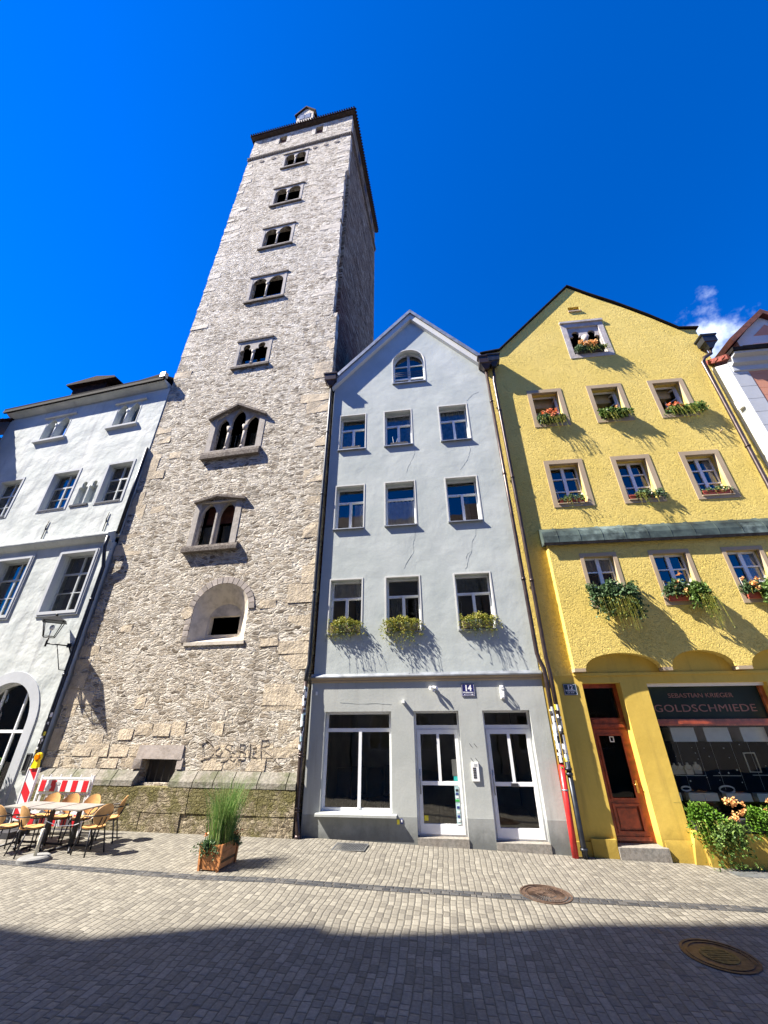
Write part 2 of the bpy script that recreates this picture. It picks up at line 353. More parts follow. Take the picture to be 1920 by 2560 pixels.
# ------------------------------------------------------------------ mesh writer
class M:
    def __init__(s): s.bm = bmesh.new(); s.mats = []; s.cur = 0
    def use(s, name):
        if name not in s.mats: s.mats.append(name)
        s.cur = s.mats.index(name); return s
    def _tag(s, fs):
        for f in fs: f.material_index = s.cur
    def face(s, pts):
        f = s.bm.faces.new([s.bm.verts.new(p) for p in pts]); f.material_index = s.cur; return f
    def hexa(s, p):
        v = [s.bm.verts.new(q) for q in p]
        for q in ((0, 3, 2, 1), (4, 5, 6, 7), (0, 1, 5, 4), (1, 2, 6, 5), (2, 3, 7, 6), (3, 0, 4, 7)):
            f = s.bm.faces.new([v[i] for i in q]); f.material_index = s.cur
    def box(s, x0, x1, y0, y1, z0, z1, rot=None):
        p = [(x0, y0, z0), (x1, y0, z0), (x1, y1, z0), (x0, y1, z0), (x0, y0, z1), (x1, y0, z1), (x1, y1, z1), (x0, y1, z1)]
        if rot: p = [tuple(rot @ Vector(q)) for q in p]
        s.hexa(p)
    def rbox(s, x0, x1, y0, y1, z0, z1, j=.01):
        """rough-hewn box: corners jittered"""
        p = [(x0, y0, z0), (x1, y0, z0), (x1, y1, z0), (x0, y1, z0), (x0, y0, z1), (x1, y0, z1), (x1, y1, z1), (x0, y1, z1)]
        s.hexa([tuple(a+random.uniform(-j, j) for a in q) for q in p])
    def prism(s, poly, y0, y1):
        """polygon in x,z (counter-clockwise seen from the front) pushed from y0 to y1"""
        a = [s.bm.verts.new((x, y0, z)) for x, z in poly]; b = [s.bm.verts.new((x, y1, z)) for x, z in poly]
        n = len(poly); fs = [s.bm.faces.new(a), s.bm.faces.new(b[::-1])]
        for i in range(n): fs.append(s.bm.faces.new((a[i], b[i], b[(i+1) % n], a[(i+1) % n])))
        s._tag(fs)
    def xprism(s, poly, x0, x1):
        """polygon in y,z extruded along x"""
        a = [s.bm.verts.new((x0, y, z)) for y, z in poly]; b = [s.bm.verts.new((x1, y, z)) for y, z in poly]
        n = len(poly); fs = [s.bm.faces.new(a), s.bm.faces.new(b[::-1])]
        for i in range(n): fs.append(s.bm.faces.new((a[i], b[i], b[(i+1) % n], a[(i+1) % n])))
        s._tag(fs)
    def tube(s, pts, r, n=10, r1=None, caps=True):
        pts = [Vector(p) for p in pts]; rings = []; m = len(pts)
        for i, p in enumerate(pts):
            dr = (pts[min(i+1, m-1)]-pts[max(i-1, 0)]).normalized()
            a = dr.cross(Vector((0, 0, 1)) if abs(dr.z) < .9 else Vector((0, 1, 0))).normalized(); b = dr.cross(a)
            rr = r if r1 is None else r+(r1-r)*i/(m-1)
            if isinstance(r, (list, tuple)): rr = r[i]
            rings.append([s.bm.verts.new(p+a*rr*cos(2*pi*k/n)+b*rr*sin(2*pi*k/n)) for k in range(n)])
        for A, B in zip(rings, rings[1:]):
            for k in range(n):
                f = s.bm.faces.new((A[k], A[(k+1) % n], B[(k+1) % n], B[k])); f.material_index = s.cur; f.smooth = n > 5
        if caps and n > 2:
            for R in (rings[0], rings[-1][::-1]):
                f = s.bm.faces.new(R); f.material_index = s.cur
    def plate(s, outer, holes, y0, y1):
        cu = bpy.data.curves.new('tmp', 'CURVE'); cu.dimensions = '2D'; cu.fill_mode = 'BOTH'; cu.extrude = (y1-y0)/2
        for poly in [outer]+list(holes):
            sp = cu.splines.new('POLY'); sp.points.add(len(poly)-1)
            for q, (x, z) in zip(sp.points, poly): q.co = (x, z, 0, 1)
            sp.use_cyclic_u = True
        ob = bpy.data.objects.new('tmp', cu); me = bpy.data.meshes.new_from_object(ob)
        for v in me.vertices: x, y, z = v.co; v.co = (x, (y0+y1)/2-z, y)
        s._add(me); bpy.data.objects.remove(ob); bpy.data.curves.remove(cu)
    def _add(s, me):
        n0 = len(s.bm.faces); s.bm.from_mesh(me); s.bm.faces.ensure_lookup_table()
        for f in s.bm.faces[n0:]: f.material_index = s.cur; f.smooth = False
        bpy.data.meshes.remove(me)
    def text(s, body, x, y, z, size, ext=.004, bold=0, align='CENTER', sx=1, shear=0, spacing=1):
        cu = bpy.data.curves.new('tmp', 'FONT'); cu.body = body; cu.size = size; cu.extrude = ext; cu.offset = bold; cu.align_x = align; cu.shear = shear; cu.space_character = spacing
        ob = bpy.data.objects.new('tmp', cu); me = bpy.data.meshes.new_from_object(ob)
        for v in me.vertices: a, b, c = v.co; v.co = (x+a*sx, y-c, z+b)
        s._add(me); bpy.data.objects.remove(ob); bpy.data.curves.remove(cu)
    def grid(s, fn, nu, nv, smooth=True):
        V = [[s.bm.verts.new(fn(i/nu, j/nv)) for j in range(nv+1)] for i in range(nu+1)]
        for i in range(nu):
            for j in range(nv):
                f = s.bm.faces.new((V[i][j], V[i+1][j], V[i+1][j+1], V[i][j+1])); f.material_index = s.cur; f.smooth = smooth
    def sphere(s, c, r, n=10, sz=1, m=6):
        c = Vector(c); s.grid(lambda u, v: c+Vector((r*cos(2*pi*u)*sin(pi*v), r*sin(2*pi*u)*sin(pi*v), -r*sz*cos(pi*v))), n, m)
    def disc(s, c, r, h_, n=24, r1=None):
        r1 = r if r1 is None else r1
        a = [s.bm.verts.new((c[0]+r*cos(2*pi*k/n), c[1]+r*sin(2*pi*k/n), c[2])) for k in range(n)]
        b = [s.bm.verts.new((c[0]+r1*cos(2*pi*k/n), c[1]+r1*sin(2*pi*k/n), c[2]+h_)) for k in range(n)]
        fs = [s.bm.faces.new(a[::-1]), s.bm.faces.new(b)]
        for k in range(n): fs.append(s.bm.faces.new((a[k], a[(k+1) % n], b[(k+1) % n], b[k])))
        s._tag(fs)
    def leaf(s, p, size, dirv=None, asp=.5):
        asp = s.__dict__.get('asp', asp)
        dv = (dirv or Vector((random.gauss(0, 1), random.gauss(0, 1), random.gauss(0, 1)))).normalized()
        q = Vector((random.gauss(0, 1), random.gauss(0, 1), random.gauss(0, 1))); sv = dv.cross(q).normalized()*size*asp
        nn = dv.cross(sv).normalized()*size*.15
        p = Vector(p); a = dv*size
        s.face([p, p+a*.5+sv+nn, p+a, p+a*.5-sv+nn])
    def build(s, name, mat=None, parent=None, loc=None, rotz=0, fix=True):
        if fix: bmesh.ops.recalc_face_normals(s.bm, faces=s.bm.faces)
        me = bpy.data.meshes.new(name); s.bm.to_mesh(me); s.bm.free()
        for k in (s.mats or [mat]): me.materials.append(MATS[k])
        o = bpy.data.objects.new(name, me); C.objects.link(o)
        if parent: o.parent = parent
        if loc is not None: o.location = loc; o.rotation_euler = (0, 0, rotz)
        return o


def empty(name, loc, rz, label, cat, group=None):
    o = bpy.data.objects.new(name, None); C.objects.link(o); o.location = loc; o.rotation_euler = (0, 0, rz); o.empty_display_size = .2
    return tag(o, label, cat, group)


def tag(o, label, cat, group=None):
    o['label'] = label; o['category'] = cat
    if group: o['group'] = group
    return o


def copy_tree(o, parent=None):
    c = o.copy(); C.objects.link(c); c.parent = parent
    for ch in [x for x in bpy.data.objects if x.parent == o]: copy_tree(ch, c)
    return c


class F:
    """a house front: x along the wall, y into it, z up"""
    def __init__(s, p, yaw): s.p = Vector((p[0], p[1], 0)); s.a = radians(yaw); s.d = Vector((cos(s.a), sin(s.a), 0)); s.n = Vector((-sin(s.a), cos(s.a), 0))
    def at(s, u, y, z): return s.p+s.d*u+s.n*y+Vector((0, 0, z))


FH = F((.6712, 11.2678), -7.6); FT = F((-2.0194, 11.6268), -10.8); FY = F((3.995, 10.824), -6.2)
q = FT.at(-8.02, -.12, 0); FL = F((q.x, q.y), -13.3)


def gz(x): return .08 if x < -2 else max(-.03*(x-.67), -.45)


def rect(a, b, c, d): return [(a, c), (b, c), (b, d), (a, d)]


def arch(x0, x1, z0, zs, n=14, rise=None, pointed=0):
    """opening with a round (or pointed) head springing at zs"""
    r_ = (x1-x0)/2; c = (x0+x1)/2; rise = r_ if rise is None else rise
    pts = [(x0, z0), (x1, z0)]
    for k in range(n+1):
        a = pi*k/n
        if pointed:
            if k <= n/2:
                f_ = k/(n/2); ang = f_*radians(60); X = x0+2*r_*cos(ang) if pointed == 1 else c+r_*cos(a); Z = 2*r_*sin(ang)*(rise/(1.732*r_))
                X = x0+2*r_*cos(ang)
            else:
                f_ = (n-k)/(n/2); ang = f_*radians(60); X = x1-2*r_*cos(ang); Z = 2*r_*sin(ang)*(rise/(1.732*r_))
            pts.append((X, zs+Z))
        else: pts.append((c+r_*cos(a), zs+rise*sin(a)))
    return pts


def trefoil(x0, x1, z0, zs):
    c = (x0+x1)/2; w = x1-x0; r_ = w*.27
    pts = [(x0, z0), (x1, z0)]
    for k in range(7): a = radians(-30+k*150/6); pts.append((x1-r_*.72+r_*.72*cos(a), zs+r_*.8*sin(a)))
    for k in range(9): a = radians(-20+k*220/8); pts.append((c+r_*cos(a), zs+w*.48+r_*sin(a)))
    for k in range(7): a = radians(60+k*150/6); pts.append((x0+r_*.72+r_*.72*cos(a), zs+r_*.8*sin(a)))
    return pts


def drape(m, x0, x1, y, z0, z1, amp=.03, waves=7, slant=0):
    ph = random.uniform(0, 6)
    m.grid(lambda u, v: Vector((x0+(x1-x0)*u+slant*v*(1-u), y+amp*sin(ph+u*waves*2*pi+v)+.01*sin(u*31), z0+(z1-z0)*v)), 40, 4)


def window(root, x0, x1, z0, z1, d, fm, bars, fw=.055, sill=None, sillm='zinc', curtain=None, glassm='pane_glass', surround=None, outline=None, name='window', label=None, depth=.06, nopane=None):
    """frame bars as fractions: ('h', z, x0, x1, width) or ('v', x, z0, z1, width)"""
    m = M().use(fm)
    if outline:
        m.plate(outline(0), [outline(fw)], d, d+depth)
    else:
        m.plate(rect(x0, x1, z0, z1), [rect(x0+fw, x1-fw, z0+fw, z1-fw)], d, d+depth)
    X = lambda f_: x0+(x1-x0)*f_
    Z = lambda f_: z0+(z1-z0)*f_
    for b in bars:
        k, p, a, c, w = b[:5]; pr = b[5] if len(b) > 5 else .012
        if k == 'h': m.box(X(a), X(c), d-pr, d+depth-.01, Z(p)-w/2, Z(p)+w/2)
        else: m.box(X(p)-w/2, X(p)+w/2, d-pr-.002, d+depth-.012, Z(a), Z(c))
    o = m.build(name, None, root)
    if label: o['label'] = label
    g = M().use(glassm)
    zz = d+depth*.5
    if outline: g.face([(x, zz, z) for x, z in outline(fw*.5)])
    else:
        for r_ in (nopane or [(x0+fw*.5, x1-fw*.5, z0+fw*.5, z1-fw*.5)]): g.face([(r_[0], zz, r_[2]), (r_[1], zz, r_[2]), (r_[1], zz, r_[3]), (r_[0], zz, r_[3])])
    g.build('pane', None, o, fix=False)
    if sill:
        s_ = M().use(sillm); s_.xprism([(-sill[0], z0-sill[1]-.012), (d, z0-sill[1]), (d, z0+.004), (-sill[0], z0-.012)], x0-sill[2], x1+sill[2]); s_.build('sill', None, o)
    if surround:
        w, pr, mt = surround
        s_ = M().use(mt); s_.plate(rect(x0-w, x1+w, z0-(w if len(surround) < 4 or True else 0), z1+w), [rect(x0+.003, x1-.003, z0+.003, z1-.003)], -pr, .1); s_.build('surround', None, o)
    if curtain:
        for cx0, cx1, cz0, cz1, mt, am in curtain:
            c_ = M().use(mt); drape(c_, X(cx0), X(cx1), d+.08, Z(cz0), Z(cz1), am); c_.build('curtain', None, o)
    return o


def shell(root, x0, x1, y0, y1, z1, floors, mat, inner='room_dark', left=True, right=True):
    m = M().use(mat)
    if left: m.box(x0, x0+.25, y0, y1, -.6, z1)
    if right: m.box(x1-.25, x1, y0, y1, -.6, z1)
    m.box(x0, x1, y1, y1+.3, -.6, z1)
    m.build('side_wall', None, root)
    m = M().use(inner)
    for z in floors: m.box(x0+.26, x1-.26, y0+.01, y1-.01, z-.1, z+.1)
    m.box(x0+.27, x1-.27, y0+4, y0+4.1, -.5, z1-.05)
    m.build('floor', None, root)


def pipe_clips(m, pts, r, step=2.0):
    for a, b in zip(pts, pts[1:]):
        a, b = Vector(a), Vector(b); L = (b-a).length
        if L < 1.2: continue
        for k in range(int(L/step)):
            p = a.lerp(b, (k+.5)/int(L/step) if int(L/step) else .5); dz = (b-a).normalized()*.035
            m.tube([p-dz, p+dz], r*1.22, 10)


def hopper(m, x, y, z, s=1.0, flip=1):
    """tapered rainwater head"""
    def ring(w, d_, zz, dx=0): return [(x-w+dx, y-d_, zz), (x+w+dx, y-d_, zz), (x+w+dx, y+d_, zz), (x-w+dx, y+d_, zz)]
    L = [ring(.07*s, .07*s, z-.52*s), ring(.19*s, .15*s, z-.3*s), ring(.24*s, .19*s, z-.28*s), ring(.24*s, .19*s, z), ring(.29*s, .22*s, z+.03*s), ring(.29*s, .22*s, z+.09*s)]
    V = [[m.bm.verts.new(p) for p in q] for q in L]; fs = []
    for A, B in zip(V, V[1:]):
        for k in range(4): fs.append(m.bm.faces.new((A[k], A[(k+1) % 4], B[(k+1) % 4], B[k])))
    fs += [m.bm.faces.new(V[0][::-1]), m.bm.faces.new(V[-1])]; m._tag(fs)


def stickers(parent, x, y, z0, z1, r, n, name='sticker'):
    m = M()
    for k in range(n):
        z = random.uniform(z0, z1); w = random.uniform(.6, 1.5); h_ = random.uniform(.025, .07); a = random.uniform(-2.6, -.4)
        m.use(random.choice(['sticker_white', 'sticker_white', 'sticker_white', 'sticker_black', 'sticker_black', 'sticker_sheet', 'sticker_yellow' if random.random() < .25 else 'sticker_white']))
        rr = r+.002+random.random()*.003
        m.grid(lambda u, v: Vector((x+rr*cos(a+(u-.5)*w), y+rr*sin(a+(u-.5)*w), z+h_*2*(v-.5))), 4, 1)
    o = m.build(name, None, parent, fix=False); o['label'] = 'black and white stickers plastered round the pipe'; return o


# ================================================================== ground
m = M().use('setts')
xs = [-90, -40, -20, -10, -5, -2, -1, 0, 1, 2, 3, 4, 5, 6, 7, 8, 9, 10, 12, 15.7, 25, 90]
ys = [-60, -10, 0, 4, 8, 12, 20, 60]
V = [[m.bm.verts.new((x, y, gz(x))) for y in ys] for x in xs]
for i in range(len(xs)-1):
    for j in range(len(ys)-1): m.bm.faces.new((V[i][j], V[i+1][j], V[i+1][j+1], V[i][j+1]))
g = m.build('ground'); g['kind'] = 'structure'
# two-stone gutter line of dark basalt setts laid along the street
m = M().use('basalt')
sp_ = [(-14, 11.35), (-10, 10.42), (-6.45, 9.66), (-3.23, 8.98), (-.04, 8.63), (2.15, 8.46), (3.4, 8.40), (5.82, 8.29), (9, 8.1), (14, 7.7)]
# resample smoothly
L = []
for k in range(len(sp_)-1):
    for j in range(6): f_ = j/6; L.append((sp_[k][0]+(sp_[k+1][0]-sp_[k][0])*f_, sp_[k][1]+(sp_[k+1][1]-sp_[k][1])*f_))
V = [[m.bm.verts.new((x, y+dy, gz(x)+.004)) for dy in (-.115, .115)] for x, y in L]
for A, B in zip(V, V[1:]): m.bm.faces.new((A[0], B[0], B[1], A[1]))
g = m.build('gutter'); g['kind'] = 'structure'

# ================================================================== grey gabled house (no. 14)
R = empty('grey_house', FH.p, FH.a, 'narrow pale grey gabled house with white shop window and two glazed doors', 'house')
wu = [(-2.34, -1.37), (-.63, .36), (1.41, 2.42)]
wz = [(11.22, 12.84), (8.02, 9.65), (4.69, 6.28)]
holes = [rect(a, b, c, d_) for (a, b) in wu for (c, d_) in wz]
archo = lambda e: arch(-.27+e, .99-e, 14.26+e, 15.46, 16, rise=.65-e)
holes.append(archo(0))
m = M().use('grey_plaster')
m.plate([(-2.66, 3.5), (3.33, 3.5), (3.33, 14.9), (.55, 17.98), (-2.66, 14.5)], holes, 0, .34)
m.build('wall', None, R)
gh = [rect(-2.27, -.53, .56, 2.68), rect(.05, 1.19, .06, 2.68), rect(1.78, 2.93, .02, 2.68)]
m = M().use('grey_base'); m.plate([(-2.7, .5), (.05, .5), (.05, 2.68), (1.19, 2.68), (1.19, .5), (1.78, .5), (1.78, 2.68), (2.93, 2.68), (2.93, .5), (3.35, .5), (3.35, 3.52), (-2.7, 3.52)], [rect(-2.27, -.53, .56, 2.68)], -.005, .3)
m.build('ground_floor_wall', None, R)
m = M().use('grey_plinth')
m.box(-2.7, .05, -.012, .28, -.4, .5); m.box(1.19, 1.78, -.012, .28, -.4, .5); m.box(2.93, 3.35, -.012, .28, -.4, .5); m.build('plinth', None, R)
shell(R, -2.66, 3.33, .3, 9, 14.2, [3.55, 7.2, 10.4, 13.6], 'grey_plaster')
# roof with projecting verges
ax, azr, lx, lz, rx, rz_ = .55, 18.22, -2.72, 14.55, 3.36, 14.72
m = M().use('slate')
for (ex, ez) in ((lx-.12, lz-.14), (rx+.12, rz_-.14)):
    m.prism([(ex, ez), (ax, azr), (ax, azr+.14), (ex, ez+.14)] if ex < ax else [(ax, azr), (ex, ez), (ex, ez+.14), (ax, azr+.14)], -.2, 9.3)
ro = m.build('roof', None, R)
m = M().use('white_trim')
for (ex, ez) in ((lx, lz), (rx, rz_)):
    P4 = [(ex, ez-.34), (ax, azr-.36), (ax, azr-.003), (ex, ez-.003)] if ex < ax else [(ax, azr-.36), (ex, ez-.34), (ex, ez-.003), (ax, azr-.003)]
    m.prism(P4, -.17, .004)
m.build('verge_board', None, ro)
m = M().use('zinc')
for (ex, ez) in ((lx-.15, lz-.16), (rx+.15, rz_-.16)):
    P4 = [(ex, ez-.03), (ax, azr-.03), (ax, azr+.17), (ex, ez+.17)] if ex < ax else [(ax, azr-.03), (ex, ez-.03), (ex, ez+.17), (ax, azr+.17)]
    m.prism(P4, -.245, -.205)
m.build('verge_flashing', None, ro)
B_h = [('h', .66, .03, .97, .075), ('v', .5, .03, .66, .085, .03), ('h', .665, .35, .97, .03, .03)]
CU = {(0, 0): [(.06, .5, .02, .64, 'curtain_dark', .02)], (1, 0): [(.55, .95, .02, .62, 'curtain_dark', .02), (.05, .95, .68, .97, 'curtain_dark', .015)], (2, 0): [(.05, .95, .02, .97, 'curtain_dark', .02)],
      (0, 1): [(.62, .95, .02, .62, 'curtain', .02)], (1, 1): [(.04, .96, .02, .64, 'curtain', .025)], (2, 1): [(.53, .72, .05, .62, 'curtain_dark', .02)],
      (0, 2): [(.05, .95, .68, .97, 'curtain', .01)], (1, 2): [(.1, .45, .3, .66, 'curtain_dark', .02)], (2, 2): [(.05, .95, .68, .97, 'curtain_dark', .015)]}
for i, (a, b) in enumerate(wu):
    for j, (c, d_) in enumerate(wz):
        bars = B_h if (i, j) != (1, 1) else [('h', .66, .03, .97, .075)]
        window(R, a, b, c, d_, .25, 'white_paint', bars, sill=(.075, .035, .03), curtain=CU.get((i, j)), surround=(.038, .012, 'white_trim'))
o = window(R, -.27, .99, 14.26, 16.11, .24, 'white_paint', [('v', .5, .03, .97, .075), ('h', .24, .03, .97, .06), ('h', .62, .03, .97, .03), ('v', .5, .2, .97, .1)], sill=(.075, .04, .03), outline=archo)
m = M().use('white_trim'); m.plate(arch(-.31, 1.03, 14.24, 15.46, 18, rise=.69), [arch(-.27+.003, .99-.003, 14.27, 15.46, 18, rise=.647)], -.012, .1); m.build('surround', None, o)
m = M().use('iron')
for z in (14.62, 14.72, 14.82): m.tube([(-.27, -.01, z), (.99, -.01, z)], .008, 6)
m.build('guard_rail', None, o)
# shop window and doors
o = window(R, -2.27, -.53, .56, 2.68, .14, 'white_paint', [('h', .80, .03, .97, .085), ('v', .53, .03, .8, .075)], fw=.065, name='shop_window')
m = M().use('grey_base'); m.xprism([(-.14, .49), (.14, .50), (.14, .557), (-.14, .535)], -2.36, -.42); m.build('sill', None, o)





def glazed_door(root, x0, x1, z0, z1, label):
    m = M().use('white_paint')
    m.plate(rect(x0, x1, z0, z1), [rect(x0+.05, x1-.05, 2.36, z1-.05), rect(x0+.05, x1-.05, z0+.02, 2.27)], .13, .2)
    o = m.build('door', None, root); o['label'] = label
    a, b = x0+.055, x1-.055; mid = (a+b)/2+.01
    m = M().use('white_paint')
    m.plate(rect(a, b, z0+.03, 2.265), [rect(a+.085, mid-.035, 1.17, 2.16), rect(mid+.035, b-.085, 1.17, 2.16), rect(a+.085, b-.085, z0+.22, 1.09)], .115, .185)
    m.build('leaf', None, o)
    m = M().use('pane_glass'); m.face([(a, .155, z0+.1), (b, .155, z0+.1), (b, .155, 2.2), (a, .155, 2.2)]); m.face([(x0+.03, .17, 2.3), (x1-.03, .17, 2.3), (x1-.03, .17, z1-.03), (x0+.03, .17, z1-.03)]); m.build('pane', None, o, fix=False)
    m = M().use('zinc'); m.tube([(a+.045, .05, .92), (a+.045, .05, 1.42)], .014, 8)
    for z in (1.0, 1.34): m.tube([(a+.045, .05, z), (a+.045, .12, z)], .01, 6)
    m.build('handle', None, o)
    m = M().use('step_stone'); m.box(x0-.0, x1+.0, -.09, .3, -.4, z0-.003); m.build('step', None, o)
    return o


d1 = glazed_door(R, .05, 1.19, .13, 2.68, 'glazed white door with stickers on its lower pane')
d2 = glazed_door(R, 1.78, 2.93, .085, 2.68, 'glazed white door next to the doorbell panel')
d1.location.y = d2.location.y = .055
m = M().use('sticker_sheet'); m.box(.955, 1.05, .105, .112, .36, 1.08); m.use('sticker_green').box(.955, 1.05, .101, .108, .78, .82)
for z, k in ((.93, 'sticker_navy'), (1.0, 'sticker_black'), (.67, 'sticker_navy'), (.5, 'sticker_navy'), (.58, 'sticker_white'), (.42, 'sticker_white'), (.87, 'sticker_white')): m.use(k).box(.975, 1.035, .1, .107, z-.022, z+.022)
m.use('sticker_yellow').box(.205, .3, .149, .153, .40, .50); m.use('sticker_teal').box(.955, 1.045, .147, .153, 1.18, 1.27); m.use('room_grey').box(.93, 1.045, .148, .153, 1.28, 1.62)
m.build('sticker', None, d1)
m = M().use('sticker_black'); m.box(2.28, 2.44, .104, .112, 1.08, 1.15); m.build('letter_slot', None, d2)
# ledge between ground floor and upper floors
m = M().use('zinc'); m.xprism([(-.085, 3.50), (0.002, 3.50), (.002, 3.60), (-.02, 3.595), (-.085, 3.53)], -2.72, 3.37)
m.use('sand_trim'); m.xprism([(-.02, 3.38), (.0, 3.38), (.0, 3.498), (-.07, 3.498), (-.06, 3.46), (-.035, 3.45), (-.035, 3.41)], -2.71, 3.36)
m.build('ledge', None, R)
# cracks in the plaster
m = M().use('crack')
for P_ in ([(.45, 11.0), (.42, 10.75), (.3, 10.5), (.16, 10.2), (.12, 9.95)], [(2.3, 11.0), (2.36, 10.8), (2.28, 10.5), (2.2, 10.3), (2.05, 10.1), (1.9, 9.9)], [(.33, 7.85), (.3, 7.55), (.22, 7.3), (.24, 7.05), (.05, 6.8), (-.1, 6.45)],
           [(2.22, 7.8), (2.18, 7.5), (2.05, 7.3), (2.0, 7.0), (1.9, 6.8), (1.8, 6.5), (1.72, 6.4)], [(2.0, 7.0), (1.85, 6.9), (1.78, 6.7)], [(2.45, 13.0), (2.6, 13.15), (2.75, 13.3), (3.0, 13.4)], [(-1.9, 2.9), (-1.4, 2.86), (-.9, 2.87), (-.4, 2.83)]):
    Q_ = []
    for a, b in zip(P_, P_[1:]):
        for k in range(4): f_ = k/4; Q_.append((a[0]+(b[0]-a[0])*f_+random.uniform(-.012, .012), a[1]+(b[1]-a[1])*f_))
    m.tube([(x, -.002 if z > 3.6 else -.007, z) for x, z in Q_], [random.uniform(.001, .0038) for _ in Q_], 5)
m.build('crack', None, R)
# rainwater pipes
m = M().use('pipe_dark')
pl = [(-2.78, -.1, 14.3), (-2.78, -.1, 13.4), (-2.80, -.1, 8), (-2.79, -.1, 3.86), (-2.83, -.11, 3.66), (-2.835, -.12, 3.4)]
m.tube(pl, .055, 12); pipe_clips(m, pl, .055, 2.4)
o = m.build('downpipe', None, R)
m = M().use('pipe_brown'); lo = [(-2.835, -.12, 3.42), (-2.815, -.12, 2.2), (-2.80, -.12, .55), (-2.77, -.13, .38), (-2.72, -.16, .2), (-2.71, -.17, .02)]
m.tube(lo, .06, 12); m.tube([(-2.715, -.165, .03), (-2.71, -.17, .15)], .075, 12)
for z in (.56, .62, 1.72, 1.66): m.tube([(-2.80, -.12, z), (-2.80, -.12, z+.035)], .078, 12)
m.build('lower_pipe', None, o); stickers(o, -2.825, -.12, 1.85, 3.3, .06, 46)
m = M().use('pipe_brown'); hopper(m, -2.77, -.2, 14.78, .95)
for k in range(9): m.tube([(-2.95+k*.045, -.3, 14.85), (-2.97+k*.047, -.33, 15.02)], .004, 4)
m.build('hopper', None, o)
m = M().use('pipe_brown')
pl = [(3.33, -.12, 14.3), (3.33, -.12, 8), (3.33, -.12, 4.0), (3.36, -.13, 3.82), (3.43, -.14, 3.62), (3.44, -.14, 3.4), (3.43, -.14, 1.52)]
m.tube(pl, .055, 12); pipe_clips(m, pl, .055, 2.2)
o = m.build('downpipe', None, R)
m = M().use('pipe_red'); m.tube([(3.42, -.14, 1.55), (3.385, -.15, .6), (3.36, -.16, -.12)], .068, 14)
m.use('zinc'); m.tube([(3.405, -.143, 1.06), (3.404, -.143, 1.09)], .074, 14); m.use('sticker_green'); m.box(3.39, 3.43, -.216, -.2, 1.49, 1.52)
m.build('lower_pipe', None, o); stickers(o, 3.435, -.14, 1.65, 2.75, .055, 52)
m = M().use('pipe_brown'); hopper(m, 3.33, -.2, 14.78, 1.0); m.build('hopper', None, o)
# burglar light, cable box and other small fittings on the wall
for q_ in ((-.235, -.165, -.09, -.005, 2.865, 2.935), (-2.56, -2.52, -.05, -.005, 3.08, 3.17)): m = M().use('white_plastic'); m.box(*q_); m.build('cable_box', None, R)
o = empty('floodlight', FH.at(.6, 0, 3.17), FH.a, 'small white twin spotlight with sensor above the left glazed door', 'lamp')
m = M().use('white_plastic'); m.box(-.03, .03, -.05, -.006, 0, .1); m.build('bracket', None, o)
for sx in (-1, 1):
    m = M().use('white_plastic'); m.tube([(sx*.02, -.05, .05), (sx*.09, -.12, .045)], [.02, .045], 10); m.build('spotlight', None, o)
m = M().use('white_plastic'); m.sphere((0, -.08, -.03), .035); m.build('sensor', None, o)
o = empty('wall_lamp', FH.at(2.33, 0, 3.08), FH.a, 'oval white bulkhead lamp with wire guard above the right glazed door', 'lamp')
m = M().use('white_plastic'); m.box(-.05, .05, -.03, -.006, -.15, .17); m.build('base', None, o)
m = M().use('lantern_glass'); m.sphere((0, -.06, .01), .055, 12, 1.9); m.build('glass', None, o)
m = M().use('white_plastic')
for z in (-.06, .01, .08):
    m.tube([(.066*cos(a), -.06+.066*sin(a), z) for a in [pi+k*pi/8 for k in range(9)]], .006, 5)
for x in (-.03, .03): m.tube([(x, -.03, .14), (x, -.11, .1), (x, -.122, 0), (x, -.11, -.1), (x, -.03, -.13)], .006, 5)
m.sphere((0, -.05, .13), .05, 10, .6); m.sphere((0, -.05, -.11), .05, 10, .6)
m.build('guard', None, o)
# doorbells
o = empty('doorbell_panel', FH.at(1.47, -.006, 1.4), FH.a, 'white doorbell panel with black name tags between the two doors', 'doorbell')
m = M().use('white_plastic'); m.box(-.085, .085, -.03, 0, -.2, .18); m.build('plate', None, o)
m = M().use('box_black')
for k in range(5):
    for x in (-.05, -.012): m.box(x, x+.03, -.034, -.029, -.14+k*.045, -.105+k*.045)
m.build('button', None, o); m = M().use('grey_paint'); m.disc((0, 0, 0), .001, .001); m.box(-.02, .05, -.033, -.029, .1, .15); m.build('speaker', None, o)
m = M().use('box_black')  # dark strokes painted as the slanting shadows cast by four wall pins
for z in (.36, .66):
    for x in (-.06, .05): m.tube([(x-.02, -.004, z+.035), (x+.045, -.004, z-.05)], .006, 5)
m.build('pin_shadow', None, R, fix=False).location = (1.47, 0, 1.27)
